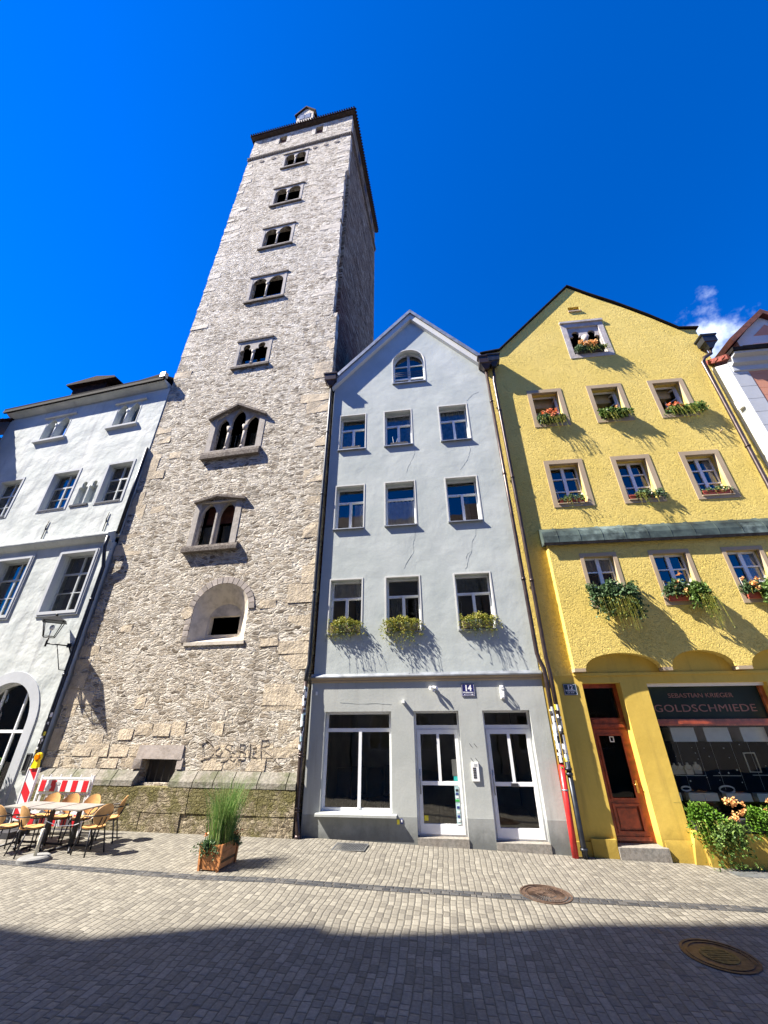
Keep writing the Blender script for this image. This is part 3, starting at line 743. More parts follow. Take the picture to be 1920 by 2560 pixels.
# house number
def number_sign(fr, u, z, w, h_, y, bgm, lines, label):
    o = empty('house_number_sign', fr.at(u, y, z), fr.a, label, 'sign')
    m = M().use(bgm); m.box(-w/2, w/2, -.015, 0, -h_/2, h_/2); m.build('plate', None, o)
    m = M().use('enamel_white')
    for (tx, zz, sz, bo, sx) in lines: m.text(tx, 0, -.0165, zz, sz, .001, bo, sx=sx)
    m.plate(rect(-w/2+.012, w/2-.012, -h_/2+.012, h_/2-.012), [rect(-w/2+.017, w/2-.017, -h_/2+.017, h_/2-.017)], -.0175, -.0155)
    if bgm == 'enamel_blue':
        m.box(-.09, .09, -.0175, -.0155, -.112, -.107); m.prism([(-.12, -.11), (-.09, -.122), (-.09, -.098)], -.0175, -.0155); m.box(.075, .12, -.0175, -.0155, -.118, -.1)
    m.build('lettering', None, o)
number_sign(FH, 1.485, 3.155, .33, .30, -.006, 'enamel_blue', [('14', -.02, .19, .006, .95), ('Wahlenstr.', -.078, .062, .001, 1)], 'dark blue enamel sign with white 14 and street name')

# flower boxes on the second-floor sills
def trailing(m, x0, x1, y, z, n, up_, down, out, leafs, seg=9, sidew=.12):
    for _ in range(n):
        x = random.uniform(x0, x1); p = Vector((x, y+random.uniform(-.03, .05), z)); L = random.uniform(.5, 1)
        v = Vector((random.uniform(-sidew, sidew), -out*random.uniform(.5, 1), up_*random.uniform(.4, 1)))
        D = down*random.uniform(.35, 1)*L*(.45+.75*abs(sin(x*8.3+z*3)))
        v.z *= .5+.7*abs(sin(x*5.1+z*2+1))
        for k in range(seg):
            f_ = k/(seg-1); q_ = p+Vector((v.x*f_*1.4+sin(k*1.3+x*9)*.012, v.y*min(1, f_*1.6), v.z*4*f_*(1-f_)-D*f_*f_))
            for _ in range(3): m.leaf(q_+Vector((random.gauss(0, .014), random.gauss(0, .014), random.gauss(0, .014))), leafs*random.uniform(.6, 1.2), Vector((random.gauss(0, 1), random.gauss(0, 1)-.5, random.gauss(0, .8))))


def stems(m, x0, x1, y, z, n, L, out):
    for _ in range(n):
        x = random.uniform(x0, x1); dx = random.uniform(-.1, .2); l_ = L*random.uniform(.4, 1)
        pts = [(x+dx*f_, y-out*min(1, 2.2*f_)*(.7+.3*f_), z+.08*sin(f_*pi)-l_*f_*f_) for f_ in (0, .2, .4, .6, .8, 1)]
        m.tube(pts, .003, 3, caps=False)
        for q_ in pts[2:]: m.leaf(q_, .03, Vector((random.gauss(0, 1), random.gauss(0, 1), -1)))


for i, (a, b, nl, label) in enumerate(((-2.28, -1.42, 60, 'stone window box of yellowish trailing plants on the left second-floor sill of the grey house'), (-.6, .28, 75, 'window box of trailing plants hanging lowest, on the middle second-floor sill of the grey house'), (1.5, 2.36, 60, 'window box with drooping greenery on the right second-floor sill of the grey house'))):
    o = empty('window_box', FH.at((a+b)/2, .04, 4.69), FH.a, label, 'flower box', 'window boxes on the grey house')
    w = (b-a)/2
    m = M().use('box_stone'); m.hexa([(-w+.03, -.1, .02), (w-.03, -.1, .02), (w-.03, .1, .02), (-w+.03, .1, .02), (-w, -.13, .2), (w, -.13, .2), (w, .12, .2), (-w, .12, .2)]); m.build('box', None, o)
    m = M().use('leaf_dry'); m.asp = .35; random.seed(50+i*7); trailing(m, -w+.0, w-.0, 0, .2, int(nl*1.6), .24, .4 if i != 1 else .62, .19, .05, 7, .2)
    m.build('foliage', None, o, fix=False)
    m = M().use('leaf_dark'); stems(m, -w, w, -.05, .2, 16, .55 if i != 1 else .7, .22); m.build('stem', None, o, fix=False)
for a, b, z, lb in ((-2.2, -1.55, 11.2, 'empty black box on the top-floor left sill of the grey house'), (-.42, .2, 11.2, 'black box with two upright canes on the top-floor middle sill of the grey house')):
    o = empty('sill_box', FH.at((a+b)/2, .06, z+.02), FH.a, lb, 'flower box'); w = (b-a)/2
    m = M().use('box_black'); m.plate(rect(-w, w, 0, .13), [], -.07, .07); m.build('box', None, o)
    m = M().use('leaf_brown')
    for _ in range(40): m.leaf((random.uniform(-w, w), random.uniform(-.05, .05), .12), .06, Vector((random.gauss(0, 1), random.gauss(0, 1), 1)))
    m.build('dry_plant', None, o, fix=False)
    if z and a > -1:
        m = M().use('white_plastic'); m.tube([(-.2, 0, .1), (-.24, 0, .45)], .008, 5); m.tube([(-.12, 0, .1), (-.05, 0, .36)], .008, 5); m.build('cane', None, o)
# cafe furniture seen behind the shop window: dark chairs and a bar inside
for u, y, lb in ((-2.0, .9, 'leftmost'), (-1.55, 1.3, 'second from left'), (-1.0, 1.0, 'third from left'), (-.75, 1.6, 'rightmost')):
    o = empty('bar_chair', FH.at(u, y, .1), FH.a+random.uniform(-1, 1), 'dark chair inside behind the white shop window, '+lb, 'chair', 'dark chairs inside the shop window')
    m = M().use('box_black'); m.box(-.2, .2, -.2, .2, .55, .6); m.build('seat', None, o)
    m = M().use('box_black'); m.box(-.2, .2, .18, .21, .6, 1.25); m.build('backrest', None, o)
    for sx in (-1, 1):
        for sy in (-1, 1): m = M().use('box_black'); m.tube([(sx*.18, sy*.18, 0), (sx*.18, sy*.18, .56)], .018, 6); m.build('leg', None, o)
m = M().use('room_wall'); m.box(-2.4, 3.05, .31, 4.2, 0, .1); m.box(-2.4, -2.2, .32, 4.2, .1, 3.3); m.box(-.25, -.15, 1.4, 4.2, .1, 3.3); m.box(-2.2, 3, 4.0, 4.2, .1, 3.3); m.build('interior', None, R)

# ================================================================== stone tower
R = empty('stone_tower', FT.p, FT.a, 'very tall square medieval rubble stone tower with paired arched windows', 'tower')
random.seed(11)
# (opening x0, x1, z0, spring, head kind, number of lights, hood, sill z, sill half-width)
TW = [(-4.82, -3.28, 36.1, 37.1, 'round'), (-4.92, -3.18, 31.1, 32.2, 'round'), (-4.96, -3.26, 26.35, 27.4, 'round'), (-4.95, -3.17, 21.5, 22.55, 'round'), (-4.74, -3.3, 16.7, 17.4, 'tref')]
ZTOP = 41.75
re = [(-.12, -.5), (-.12, 19.0)]
z = 19.0
while z < 33: re += [(-.30-random.uniform(-.05, .06), z), (-.30-random.uniform(-.05, .06), min(z+random.uniform(.5, .8), 33.2))]; z = re[-1][1]+.02
re += [(-.12, 33.3), (-.12, ZTOP)]
outer = [(-7.84, -.5)]+re+[(-7.84, ZTOP)]
holes = [rect(x0, x1, z0, zs+.8) for (x0, x1, z0, zs, k) in TW]
holes.append([(-5.0, 11.95), (-3.05, 11.95), (-3.05, 13.55), (-4.03, 14.2), (-5.0, 13.6)])
holes.append(rect(-4.78, -3.35, 7.85, 9.55))
nich = arch(-4.13, -2.24, 4.6, 5.55, 16, rise=.86); holes.append(nich)
holes += [rect(-4.64, -3.62, 1.05, 1.6), rect(-5.72, -5.12, 40.2, 41.3), rect(-2.88, -2.3, 40.15, 41.35)]
m = M().use('tower_stone'); m.plate(outer, holes, 0, .33); m.build('wall', None, R)
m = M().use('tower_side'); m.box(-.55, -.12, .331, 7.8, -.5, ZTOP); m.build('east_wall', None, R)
m = M().use('tower_stone'); m.box(-7.84, -7.4, .331, 7.8, -.5, ZTOP); m.box(-7.39, -.56, 7.4, 7.8, -.5, ZTOP); m.build('rear_wall', None, R)
m = M().use('room_dark')
for z in (3, 11, 15.5, 20, 25, 30, 35, 39.5): m.box(-7.39, -.56, .335, 7.39, z, z+.2)
m.box(-7.39, -.56, 3.2, 3.3, 0, ZTOP-.1); m.build('floor', None, R)
# corner stones
m = M()
m.use('quoin_stone'); z = 1.4
while z < ZTOP-.4:
    hh = random.uniform(.34, .62) if z < 18 else random.uniform(.28, .5)
    if z > 17: m.use('pale_stone')
    w = random.choice((.5, .75, 1.0))*random.uniform(.85, 1.15)
    if random.random() < .6: m.rbox(-7.86, -7.86+w, -.004, .3, z, z+hh-.01, .02)
    z += hh
z = 1.4
m.use('quoin_stone')
while z < ZTOP-.4:
    hh = random.uniform(.34, .62) if z < 18 else random.uniform(.28, .5)
    if z > 17: m.use('pale_stone')
    w = random.choice((.5, .8, 1.1))*random.uniform(.85, 1.15)
    e = -.30 if 19 < z < 33 else -.105
    if random.random() < .7: m.rbox(e-w, e, -.004, .3, z, z+hh-.01, .02)
    z += hh
for k in range(26):       # odd ashlars scattered in the rubble
    u = random.uniform(-7.2, -1.2); z = random.uniform(1.5, 13); w = random.uniform(.3, .6)
    if not any(a-.3 < u+w and u < b+.3 and c-.5 < z < d_+.3 for a, b, c, d_ in ((-5.2, -2.8, 4, 6.8), (-5.2, -2.7, 7.4, 10.2), (-5.3, -2.7, 11.3, 14.6))): m.use('quoin_stone').rbox(u, u+w, -.008, .2, z, z+random.uniform(.2, .35), .012)
x = -7.8
while x < -.5:            # two dressed courses over the plinth
    for zz, hh in ((1.36, .27), (1.64, .3)):
        if random.random() < .8 and not (-5.0 < x < -3.4): m.use('quoin_stone').rbox(x+(.2 if zz > 1.5 else 0), x+random.uniform(.45, .6)+(.2 if zz > 1.5 else 0), -.006, .2, zz, zz+hh-.02, .014)
    x += .62
m.build('corner_masonry', None, R)
# plinth: mossy base and chamfered course
m = M().use('mossy_stone')
for z0, z1, st in ((-.5, .47, 0), (.475, 1.0, .5)):
    x = -7.9
    while x < -.15:
        x2 = min(x+random.uniform(.9, 1.5), -.1)
        if -.1-x2 < .4: x2 = -.1
        m.rbox(x, x2-.012, -.2-random.uniform(0, .02), .1, z0, z1-.006, .008); x = x2
m.build('plinth', None, R)
m = M().use('plinth_stone'); x = -7.9
while x < -.25:
    w = random.uniform(.5, .8); x2 = min(x+w, -.12)
    if not (x < -3.62 and x2 > -4.64): m.xprism([(-.215, 1.003), (.05, 1.003), (.05, 1.34), (-.03+random.uniform(-.01, .01), 1.33), (-.2, 1.12)], x+.012, x2-.012)
    elif x < -4.7: x2 = -4.66; m.xprism([(-.215, 1.003), (.05, 1.003), (.05, 1.34), (-.03, 1.33), (-.2, 1.12)], x+.012, x2)
    else: x2 = -3.6
    x = x2
m.use('ring_stone'); m.rbox(-4.86, -3.47, -.03, .25, 1.6, 1.9, .02); m.rbox(-4.9, -4.66, -.06, .25, 1.36, 1.6, .02); m.rbox(-3.6, -3.42, -.04, .25, 1.36, 1.6, .02)
m.build('plinth_course', None, R)
o = M().use('box_black'); o.box(-4.7, -3.5, .25, .32, 1.0, 1.62)
for k in range(4): o.tube([(-4.45+k*.2, .12, 1.0), (-4.45+k*.2, .12, 1.62)], .012, 6)
o.build('cellar_grille', None, R)
# splayed niche
def loft(m, A, B, ya, yb):
    a = [m.bm.verts.new((x, ya, z)) for x, z in A]; b = [m.bm.verts.new((x, yb, z)) for x, z in B]
    for i in range(len(A)):
        f_ = m.bm.faces.new((a[i], b[i], b[(i+1) % len(A)], a[(i+1) % len(A)])); f_.material_index = m.cur
inn = arch(-3.84, -2.62, 4.78, 5.3, 16, rise=.55)
m = M().use('niche_stone'); loft(m, nich, inn, .0, .42); m.plate(inn, [rect(-3.76, -2.72, 4.88, 5.46)], .42, .6)
m.xprism([(-.04, 4.5), (.1, 4.5), (.1, 4.62), (-.04, 4.6)], -4.2, -2.2); m.build('niche', None, R)
m = M().use('ring_stone'); cx, rr0 = -3.185, .945
for k in range(17):
    a0, a1 = pi*(k+.06)/17, pi*(k+.94)/17
    P_ = [(cx+rr0*cos(a0), 5.55+.87*sin(a0)), (cx+(rr0+.2)*cos(a0), 5.55+1.08*sin(a0)), (cx+(rr0+.2)*cos(a1), 5.55+1.08*sin(a1)), (cx+rr0*cos(a1), 5.55+.87*sin(a1))]
    m.prism(P_, -.02-random.random()*.01, .1)
for k in range(5): m.rbox(cx-rr0-.2, cx-rr0-.005, -.022, .1, 4.6+k*.19, 4.77+k*.19, .006)
m.build('arch_ring', None, R)
m = M().use('quoin_stone'); m.tube([(-4.32, -.03, 5.52), (-4.32, .1, 5.52)], .2, 12); m.build('round_stone', None, R)


def head(kind, a, b, z0, zs):
    return trefoil(a, b, z0, zs) if kind == 'tref' else arch(a, b, z0, zs, 14, rise=(b-a)/2*1.25)


def hood(m, pts, y0, th):
    for (x0, z0), (x1, z1) in zip(pts, pts[1:]): m.prism([(x0, z0), (x1, z1), (x1, z1+th), (x0, z0+th)], y0, .05)


for (x0, x1, z0, zs, k) in TW:
    mid = (x0+x1)/2; hw = .045; zt = zs+.8; kk = (z0-2.5)/12.3; hs_ = (x1-x0)/4*1.2
    o = M().use('frame_stone')
    o.plate(rect(x0-.15, x1+.14, z0-.1*kk, zt+.05), [rect(x0+.002, x1-.002, z0, zt-.002)], -.018, .1)
    o.plate(rect(x0, x1, z0, zt), [head(k, x0+.02, mid-hw, z0+.02, zt-.12-hs_*(1.25 if k == 'tref' else 1)), head(k, mid+hw, x1-.02, z0+.02, zt-.12-hs_*(1.25 if k == 'tref' else 1))], -.008, .03)
    o = o.build('window', None, R); o['label'] = 'paired arched window with central column'
    m = M().use('frame_stone'); m.tube([(mid, .0, z0+.02), (mid, .0, zs-.02)], .04, 10); m.tube([(mid, .0, zs-.04), (mid, .0, zs+.14)], [.045, .1], 10); m.tube([(mid, .0, z0), (mid, .0, z0+.1)], [.08, .055], 10); m.build('column', None, o)
    m = M().use('dark_stone'); hood(m, [(x0-.2, zt+.13-.07*kk), (x1+.2, zt+.13-.07*kk)], -.07, .1); m.build('hood', None, o)
    sz = z0-.1*kk
    m = M().use('dark_stone'); m.xprism([(-.1, sz-.14), (.1, sz-.14), (.1, sz-.005), (-.1, sz-.02)], x0-.2, x1+.2); m.build('sill', None, o)
    if zs < 23:
        m = M().use('pane_glass'); m.face([(x0+.05, .25, z0), (x1-.05, .25, z0), (x1-.05, .25, z0+.55), (x0+.05, .25, z0+.55)]); m.build('pane', None, o, fix=False)
# triple window under a gabled hood
o = M().use('frame_stone')
ow = [(-5.0, 11.95), (-3.05, 11.95), (-3.05, 13.55), (-4.03, 14.2), (-5.0, 13.6)]
o.plate([(-5.24, 11.9), (-2.8, 11.9), (-2.8, 13.5), (-4.05, 14.32), (-5.24, 13.65)], [[(x+(.003 if x < -4 else -.003), z+.003) for x, z in ow]], -.018, .08)
def lancet(a, b, z0, zs, rise): return arch(a, b, z0, zs, 16, rise=rise, pointed=2)
o.plate(ow, [lancet(-4.97, -4.41, 11.97, 13.12, .5), lancet(-4.33, -3.72, 11.97, 13.4, .6), lancet(-3.64, -3.08, 11.97, 13.08, .5)], .06, .17)
o = o.build('window', None, R); o['label'] = 'large triple pointed window under a gabled hood'
for u in (-4.37, -3.68):
    m = M().use('frame_stone'); m.tube([(u, .05, 12.0), (u, .05, 12.85)], .05, 10); m.tube([(u, .05, 12.83), (u, .05, 13.1)], [.055, .12], 10); m.tube([(u, .05, 11.97), (u, .05, 12.1)], [.09, .06], 10); m.build('column', None, o)
m = M().use('dark_stone'); hood(m, [(-5.3, 13.5), (-4.06, 14.12), (-2.75, 13.4)], -.16, .11); m.build('hood', None, o)
m = M().use('dark_stone'); m.xprism([(-.16, 11.5), (.1, 11.48), (.1, 11.9), (-.13, 11.8), (-.16, 11.68)], -5.24, -2.78); m.build('sill', None, o)
m = M().use('pane_glass')
for u in (-4.7, -4.05, -3.36): m.face([(u-.22, .42, 12), (u+.26, .42, 12), (u+.26, .42, 13.0), (u-.22, .42, 13.0)])
m.build('pane', None, o, fix=False)
m = M().use('iron')
for z in (12.1, 12.18, 12.26): m.tube([(-4.95, .3, z), (-3.1, .3, z)], .008, 5)
m.build('guard_rail', None, o)
# double window with low gabled hood
o = M().use('frame_stone')
o.plate([(-4.98, 7.8), (-3.12, 7.8), (-3.12, 9.58), (-4.98, 9.62)], [rect(-4.777, -3.353, 7.853, 9.547)], -.018, .08)
o.plate(rect(-4.78, -3.35, 7.85, 9.55), [arch(-4.75, -4.12, 7.87, 9.0, 14, rise=.53, pointed=2), arch(-4.0, -3.38, 7.87, 9.0, 14, rise=.53, pointed=2)], .07, .2)
o = o.build('window', None, R); o['label'] = 'lowest paired arched window with stone mullion'
m = M().use('frame_stone'); m.box(-4.1, -4.03, .0, .2, 7.86, 9.1); m.build('mullion', None, o)
m = M().use('dark_stone'); hood(m, [(-5.0, 9.52), (-4.1, 9.72), (-2.98, 9.5)], -.14, .09); m.build('hood', None, o)
m = M().use('dark_stone'); m.xprism([(-.17, 7.58), (.1, 7.56), (.1, 7.848), (-.14, 7.8), (-.17, 7.7)], -5.02, -2.95); m.build('sill', None, o)
m = M().use('pane_glass'); m.face([(-4.73, .33, 7.9), (-3.4, .33, 7.9), (-3.4, .33, 8.7), (-4.73, .33, 8.7)]); m.build('pane', None, o, fix=False)
m = M().use('rust_wood'); m.box(-4.78, -3.35, .5, .54, 8.9, 9.6); m.build('shutter', None, o)
# string course with brick dog-tooth, roundels, belfry openings
m = M().use('dark_stone'); m.box(-7.92, -.04, -.05, .05, 38.48, 38.56); m.box(-7.94, -.02, -.09, .05, 38.7, 38.78); m.box(-.12, -.04, .051, 7.85, 38.48, 38.56); m.box(-.12, -.0, .051, 7.85, 38.7, 38.78)
for k in range(56): m.box(-7.88+k*.14, -7.81+k*.14, -.08, .05, 38.562, 38.698)
for k in range(52): m.box(-.12, -.05, .12+k*.15, .19+k*.15, 38.562, 38.698)
m.build('string_course', None, R)
for u in (-6.7, -5.8, -2.7, -1.9, -1.1): m = M().use('dark_stone'); m.tube([(u, -.03, 37.85), (u, .05, 37.85)], .17, 14); m.build('roundel', None, R)
for u0, u1, a, b in ((-5.72, -5.12, 40.2, 41.3), (-2.88, -2.3, 40.15, 41.35)):
    m = M().use('rust_wood'); m.box(u0, u1, .2, .24, a, b); o = m.build('belfry_shutter', None, R)
    m = M().use('pale_stone'); m.box(u0-.3, u0-.002, -.012, .1, a, b); m.box(u1+.002, u1+.3, -.012, .1, a, b); m.build('jamb', None, o)
for y, z in ((1.9, 40.3), (3.9, 40.3), (6.0, 40.3)):
    m = M().use('box_black'); m.box(-.13, -.1, y, y+.6, z, z+1.0); m.build('belfry_opening', None, R)
m = M().use('box_black'); m.box(-.135, -.1, 1.0, 1.35, 14.6, 16.0); m.build('slit_window', None, R)
# roof
e0, e1, f0, f1 = -8.12, .16, -.3, 8.1
m = M().use('tile_dark')
zt = 42.08; rv = [(e0, f0, zt), (e1, f0, zt), (e1, f1, zt), (e0, f1, zt), (-4, 2.5, 45.2), (-4, 5.3, 45.2)]
vs = [m.bm.verts.new(p) for p in rv]
for q in ((0, 1, 4), (1, 2, 5, 4), (2, 3, 5), (3, 0, 4, 5)): m.bm.faces.new([vs[i] for i in q])
m.box(e0, e1, f0, f0+.06, zt-.1, zt); m.box(e1-.06, e1, f0+.061, f1, zt-.1, zt); m.box(e0, e0+.06, f0+.061, f1, zt-.1, zt)
for k in range(46): m.tube([(e0+.09+k*.18, f0-.05, zt-.01), (e0+.09+k*.18, f0+.3, zt+.13)], .06, 6)
for k in range(46): m.tube([(e1+.05, f0+.09+k*.18, zt-.01), (e1-.3, f0+.09+k*.18, zt+.13)], .06, 6)
ro = m.build('roof', None, R)
m = M().use('soffit_wood')
m.box(e0+.061, e1-.061, f0+.061, 0.0, zt-.16, zt-.12); m.box(-.12, e1-.061, 0.001, f1, zt-.16, zt-.12); m.box(-7.84, -.12, 0, .3, ZTOP+.002, zt-.17); m.build('soffit', None, ro)
m = M().use('pale_stone'); m.prism([(-4.78, 42.4), (-3.42, 42.4), (-3.42, 45.0), (-4.1, 46.1), (-4.78, 45.0)], .12, 2.2); o = m.build('dormer', None, ro)
m = M().use('tile_dark'); m.prism([(-4.95, 44.85), (-4.1, 46.1), (-4.1, 46.28), (-4.98, 44.98)], .0, 2.4); m.prism([(-4.1, 46.1), (-3.25, 44.85), (-3.2, 44.98), (-4.1, 46.28)], .0, 2.4); m.build('dormer_roof', None, o)
m = M().use('zinc'); m.box(-4.55, -4.14, .09, .13, 44.1, 44.9); m.box(-4.06, -3.65, .09, .13, 44.1, 44.9); m.build('dormer_shutter', None, o)
# scratched graffiti tag above the plinth
G = ([(-2.98, 2.02), (-2.9, 1.75), (-2.86, 1.6)], [(-3.02, 1.95), (-2.85, 2.05), (-2.65, 1.92), (-2.6, 1.75), (-2.72, 1.65), (-2.95, 1.6)],
     [(-2.45, 1.9), (-2.56, 1.82), (-2.53, 1.72), (-2.42, 1.7), (-2.36, 1.8), (-2.45, 1.9)], [(-2.1, 1.95), (-2.25, 1.97), (-2.3, 1.87), (-2.15, 1.82), (-2.1, 1.72), (-2.2, 1.6), (-2.38, 1.58)],
     [(-2.1, 1.62), (-1.98, 1.57), (-1.9, 1.68), (-2.0, 1.78), (-2.1, 1.8)], [(-1.9, 2.0), (-1.84, 1.62)], [(-1.9, 1.97), (-1.75, 1.98), (-1.76, 1.85), (-1.88, 1.82), (-1.7, 1.78), (-1.7, 1.64), (-1.86, 1.6)], [(-1.6, 2.0), (-1.57, 1.62)],
     [(-1.5, 1.78), (-1.38, 1.8), (-1.4, 1.9), (-1.5, 1.88), (-1.5, 1.7), (-1.36, 1.66)], [(-1.28, 2.1), (-1.22, 1.62)], [(-1.3, 2.06), (-1.1, 2.08), (-1.05, 1.95), (-1.24, 1.86), (-.95, 1.7), (-.72, 1.52)])
m = M().use('graffiti')
for g_ in G: m.tube([(x, -.02, z) for x, z in g_], .008, 4)
m.build('graffiti', None, R, fix=False)

# ================================================================== yellow gabled house (no. 12)
random.seed(23)
R = empty('yellow_house', FY.p, FY.a, 'yellow rough-plastered gabled house with goldsmith shop and copper-roofed bay', 'house')
cu_ = [(1.46, 2.39), (3.56, 4.48), (5.66, 6.56)]; rw = [(11.62, 13.06), (8.43, 9.9)]
BD = -.22
holes = [rect(a, b, c, d_) for a, b in cu_ for c, d_ in rw]+[rect(3.42, 4.64, 14.86, 16.42), rect(3.75, 4.2, 17.4, 17.66)]
m = M().use('yellow_plaster')
m.plate([(.0, 7.0), (8.02, 7.0), (8.02, 15.62), (7.45, 15.7), (6.6, 16.6), (5.6, 17.55), (4.7, 18.3), (4.0, 18.95), (.64, 15.42), (.02, 15.34)], holes, 0, .3)
m.box(.0, .8, 0, .3, 3.45, 6.999)
m.build('wall', None, R)
bw = [(1.70, 2.5), (3.55, 4.42), (5.45, 6.3)]
m = M().use('yellow_plaster')
def ar(a, b, zs, rise, n=14): return [(a+(b-a)*k/n, zs+rise*sin(pi*k/n)**.8) for k in range(n, -1, -1)] if False else [((a+b)/2-(b-a)/2*cos(pi*k/n), zs+rise*sin(pi*k/n)) for k in range(n+1)]
bot = [(.8, 3.6)]+ar(1.08, 2.87, 3.6, .35)+ar(3.12, 4.57, 3.6, .38)+ar(4.93, 6.4, 3.6, .38)+[(6.7, 3.6), (7.7, 3.6), (7.7, 6.98), (.8, 6.98)]
m.plate(bot, [rect(a, b, 5.2, 6.55) for a, b in bw], BD, .1)
m.build('bay', None, R)
m = M().use('sand_trim')
m.bm.free()
for a, b in ((.79, 1.06), (2.89, 3.10), (4.59, 4.91), (6.42, 7.7)): m = M().use('sand_trim'); m.box(a, b, BD-.012, .0, 3.52, 3.597); m.build('corbel', None, R)
# copper lean-to roof over the bay, standing seams
m = M().use('copper_green')
prof = [(BD-.1, 6.96), (BD-.1, 7.0), (BD-.085, 7.2), (BD-.02, 7.38), (BD+.08, 7.5), (.0, 7.56), (.0, 6.985)]
m.xprism([(y, z) for y, z in prof], .7, 7.75)
for k in range(12):
    u = 1.1+k*.62
    m.xprism([(BD-.104, 6.97), (BD-.104, 7.0), (BD-.097, 7.21), (BD-.03, 7.4), (BD+.08, 7.525), (0, 7.58), (0, 7.0)], u, u+.014)
m.use('slate'); m.box(.68, 7.76, BD-.115, BD-.101, 6.9, 6.99); m.build('bay_roof', None, R)
# ground floor
m = M().use('yellow_smooth')
m.plate([(.0, -.5), (.97, -.5), (.97, 3.27), (1.88, 3.27), (1.88, -.5), (8.0, -.5), (8.0, 4.2), (.0, 4.2)], [rect(2.5, 5.24, .40, 3.25)], .004, .5)
m.box(.801, 7.69, -.03, .0, 3.44, 3.5)
m.box(.42, .93, -.06, .003, -.5, .2); m.box(-.02, .42, -.03, .003, -.5, .14)
m.xprism([(.002, -.5), (.002, .12), (-.01, .2), (-.05, -.1), (-.09, -.5)], 1.93, 2.5)
m.xprism([(.002, -.6), (.002, .38), (-.2, .36), (-.22, .1), (-.24, -.6)], 2.62, 6.4)
m.prism([(2.3, -.5), (2.62, -.5), (2.62, .37), (2.52, .37), (2.47, .2)], -.12, .003)
m.build('ground_floor_wall', None, R)
shell(R, .0, 8.0, .5, 9, 15.1, [4.4, 7.6, 10.9, 14.3], 'yellow_smooth')
m = M().use('slate')
for a, b in (((-.12, 15.36), (.64, 15.46)), ((.64, 15.46), (4.0, 19.0)), ((4.0, 19.0), (4.7, 18.36)), ((4.7, 18.36), (5.6, 17.61)), ((5.6, 17.61), (6.6, 16.66)), ((6.6, 16.66), (7.45, 15.74)), ((7.45, 15.74), (8.12, 15.66))):
    m.prism([a, b, (b[0], b[1]+.05), (a[0], a[1]+.05)], -.09, 9)
m.build('roof', None, R)
B_y = [('v', .5, .03, .97, .1, .018), ('h', .36, .03, .97, .035), ('h', .68, .03, .97, .035)]
for j, (c, d_) in enumerate(rw):
    for i, (a, b) in enumerate(cu_):
        su = (.145, .018, 'sand_trim')
        if j == 0:   # open casements
            m = M().use('white_paint'); m.plate(rect(a, b, c, d_), [rect(a+.05, b-.05, c+.05, d_-.05)], .24, .29)
            o = m.build('window', None, R); o['label'] = 'window with its casement swung open'
            m = M().use('sand_trim'); m.plate(rect(a-.145, b+.145, c-.145, d_+.145), [rect(a+.003, b-.003, c+.003, d_-.003)], -.018, .1); m.build('surround', None, o)
            rt = Matrix.Translation((b-.05, .27, 0)) @ Matrix.Rotation(radians(-62), 3, 'Z').to_4x4() if i else Matrix.Translation((b-.05, .27, 0)) @ Matrix.Rotation(radians(-85), 3, 'Z').to_4x4()
            m = M().use('white_paint')
            for bb in ((-.44, -.39, c+.06, d_-.06), (-.05, 0, c+.06, d_-.06), (-.39, -.05, c+.06, c+.12), (-.39, -.05, d_-.12, d_-.06), (-.39, -.05, (c+d_)/2+.2, (c+d_)/2+.23)): m.box(bb[0], bb[1], -.02, .02, bb[2], bb[3], rt)
            m.build('casement', None, o)
            m = M().use('pane_glass'); m.face([tuple(rt @ Vector(p)) for p in ((-.4, 0, c+.1), (-.04, 0, c+.1), (-.04, 0, d_-.1), (-.4, 0, d_-.1))]); m.build('pane', None, o, fix=False)
            m = M().use('room_cream'); m.box(a-.1, b+.1, .45, 1.4, d_-.34, d_-.3); m.box(a-.1, b+.1, .44, .5, d_-.3, d_+.1); m.build('ceiling', None, o)
        else:
            window(R, a, b, c, d_, .24, 'white_paint', B_y, sill=(.05, .03, .0), sillm='sand_trim', surround=su, curtain=[(.75, .95, .05, .95, 'curtain', .03)] if i == 2 else None)
for i, (a, b) in enumerate(bw):
    m = M(); m.mats = []
    o = window(R, a, b, 5.2, 6.55, BD+.16, 'white_paint', B_y, sill=None, curtain=[(.05, .95, .72, .97, 'curtain', .03)] if i == 0 else ([(.55, .95, .3, .97, 'curtain', .05)] if i == 2 else None))
    m = M().use('sand_trim'); m.plate(rect(a-.1, b+.1, 5.1, 6.65), [rect(a+.003, b-.003, 5.203, 6.547)], BD-.012, BD+.1); m.build('surround', None, o)
# little gothic window in the gable
m = M().use('gable_stone')
m.plate(rect(3.22, 4.84, 14.66, 16.62), [rect(3.423, 4.637, 14.863, 16.417)], -.02, .2)
m.plate(rect(3.42, 4.64, 14.86, 16.42), [trefoil(3.45, 4.0, 14.88, 15.8), trefoil(4.06, 4.61, 14.88, 15.8)], .05, .14)
o = m.build('window', None, R); o['label'] = 'gothic twin trefoil window in the gable'
m = M().use('gable_stone'); m.tube([(4.03, .04, 14.88), (4.03, .04, 15.6)], .055, 10); m.tube([(4.03, .04, 15.58), (4.03, .04, 15.85)], [.06, .14], 10); m.build('column', None, o)
m = M().use('gable_stone'); m.box(3.2, 4.86, -.08, .1, 16.622, 16.72); m.build('hood', None, o)
m = M().use('sand_trim'); m.box(3.72, 4.23, -.05, .1, 17.33, 17.397); m.use('rust_wood'); m.box(3.75, 4.2, .12, .16, 17.4, 17.66); m.build('vent', None, R)
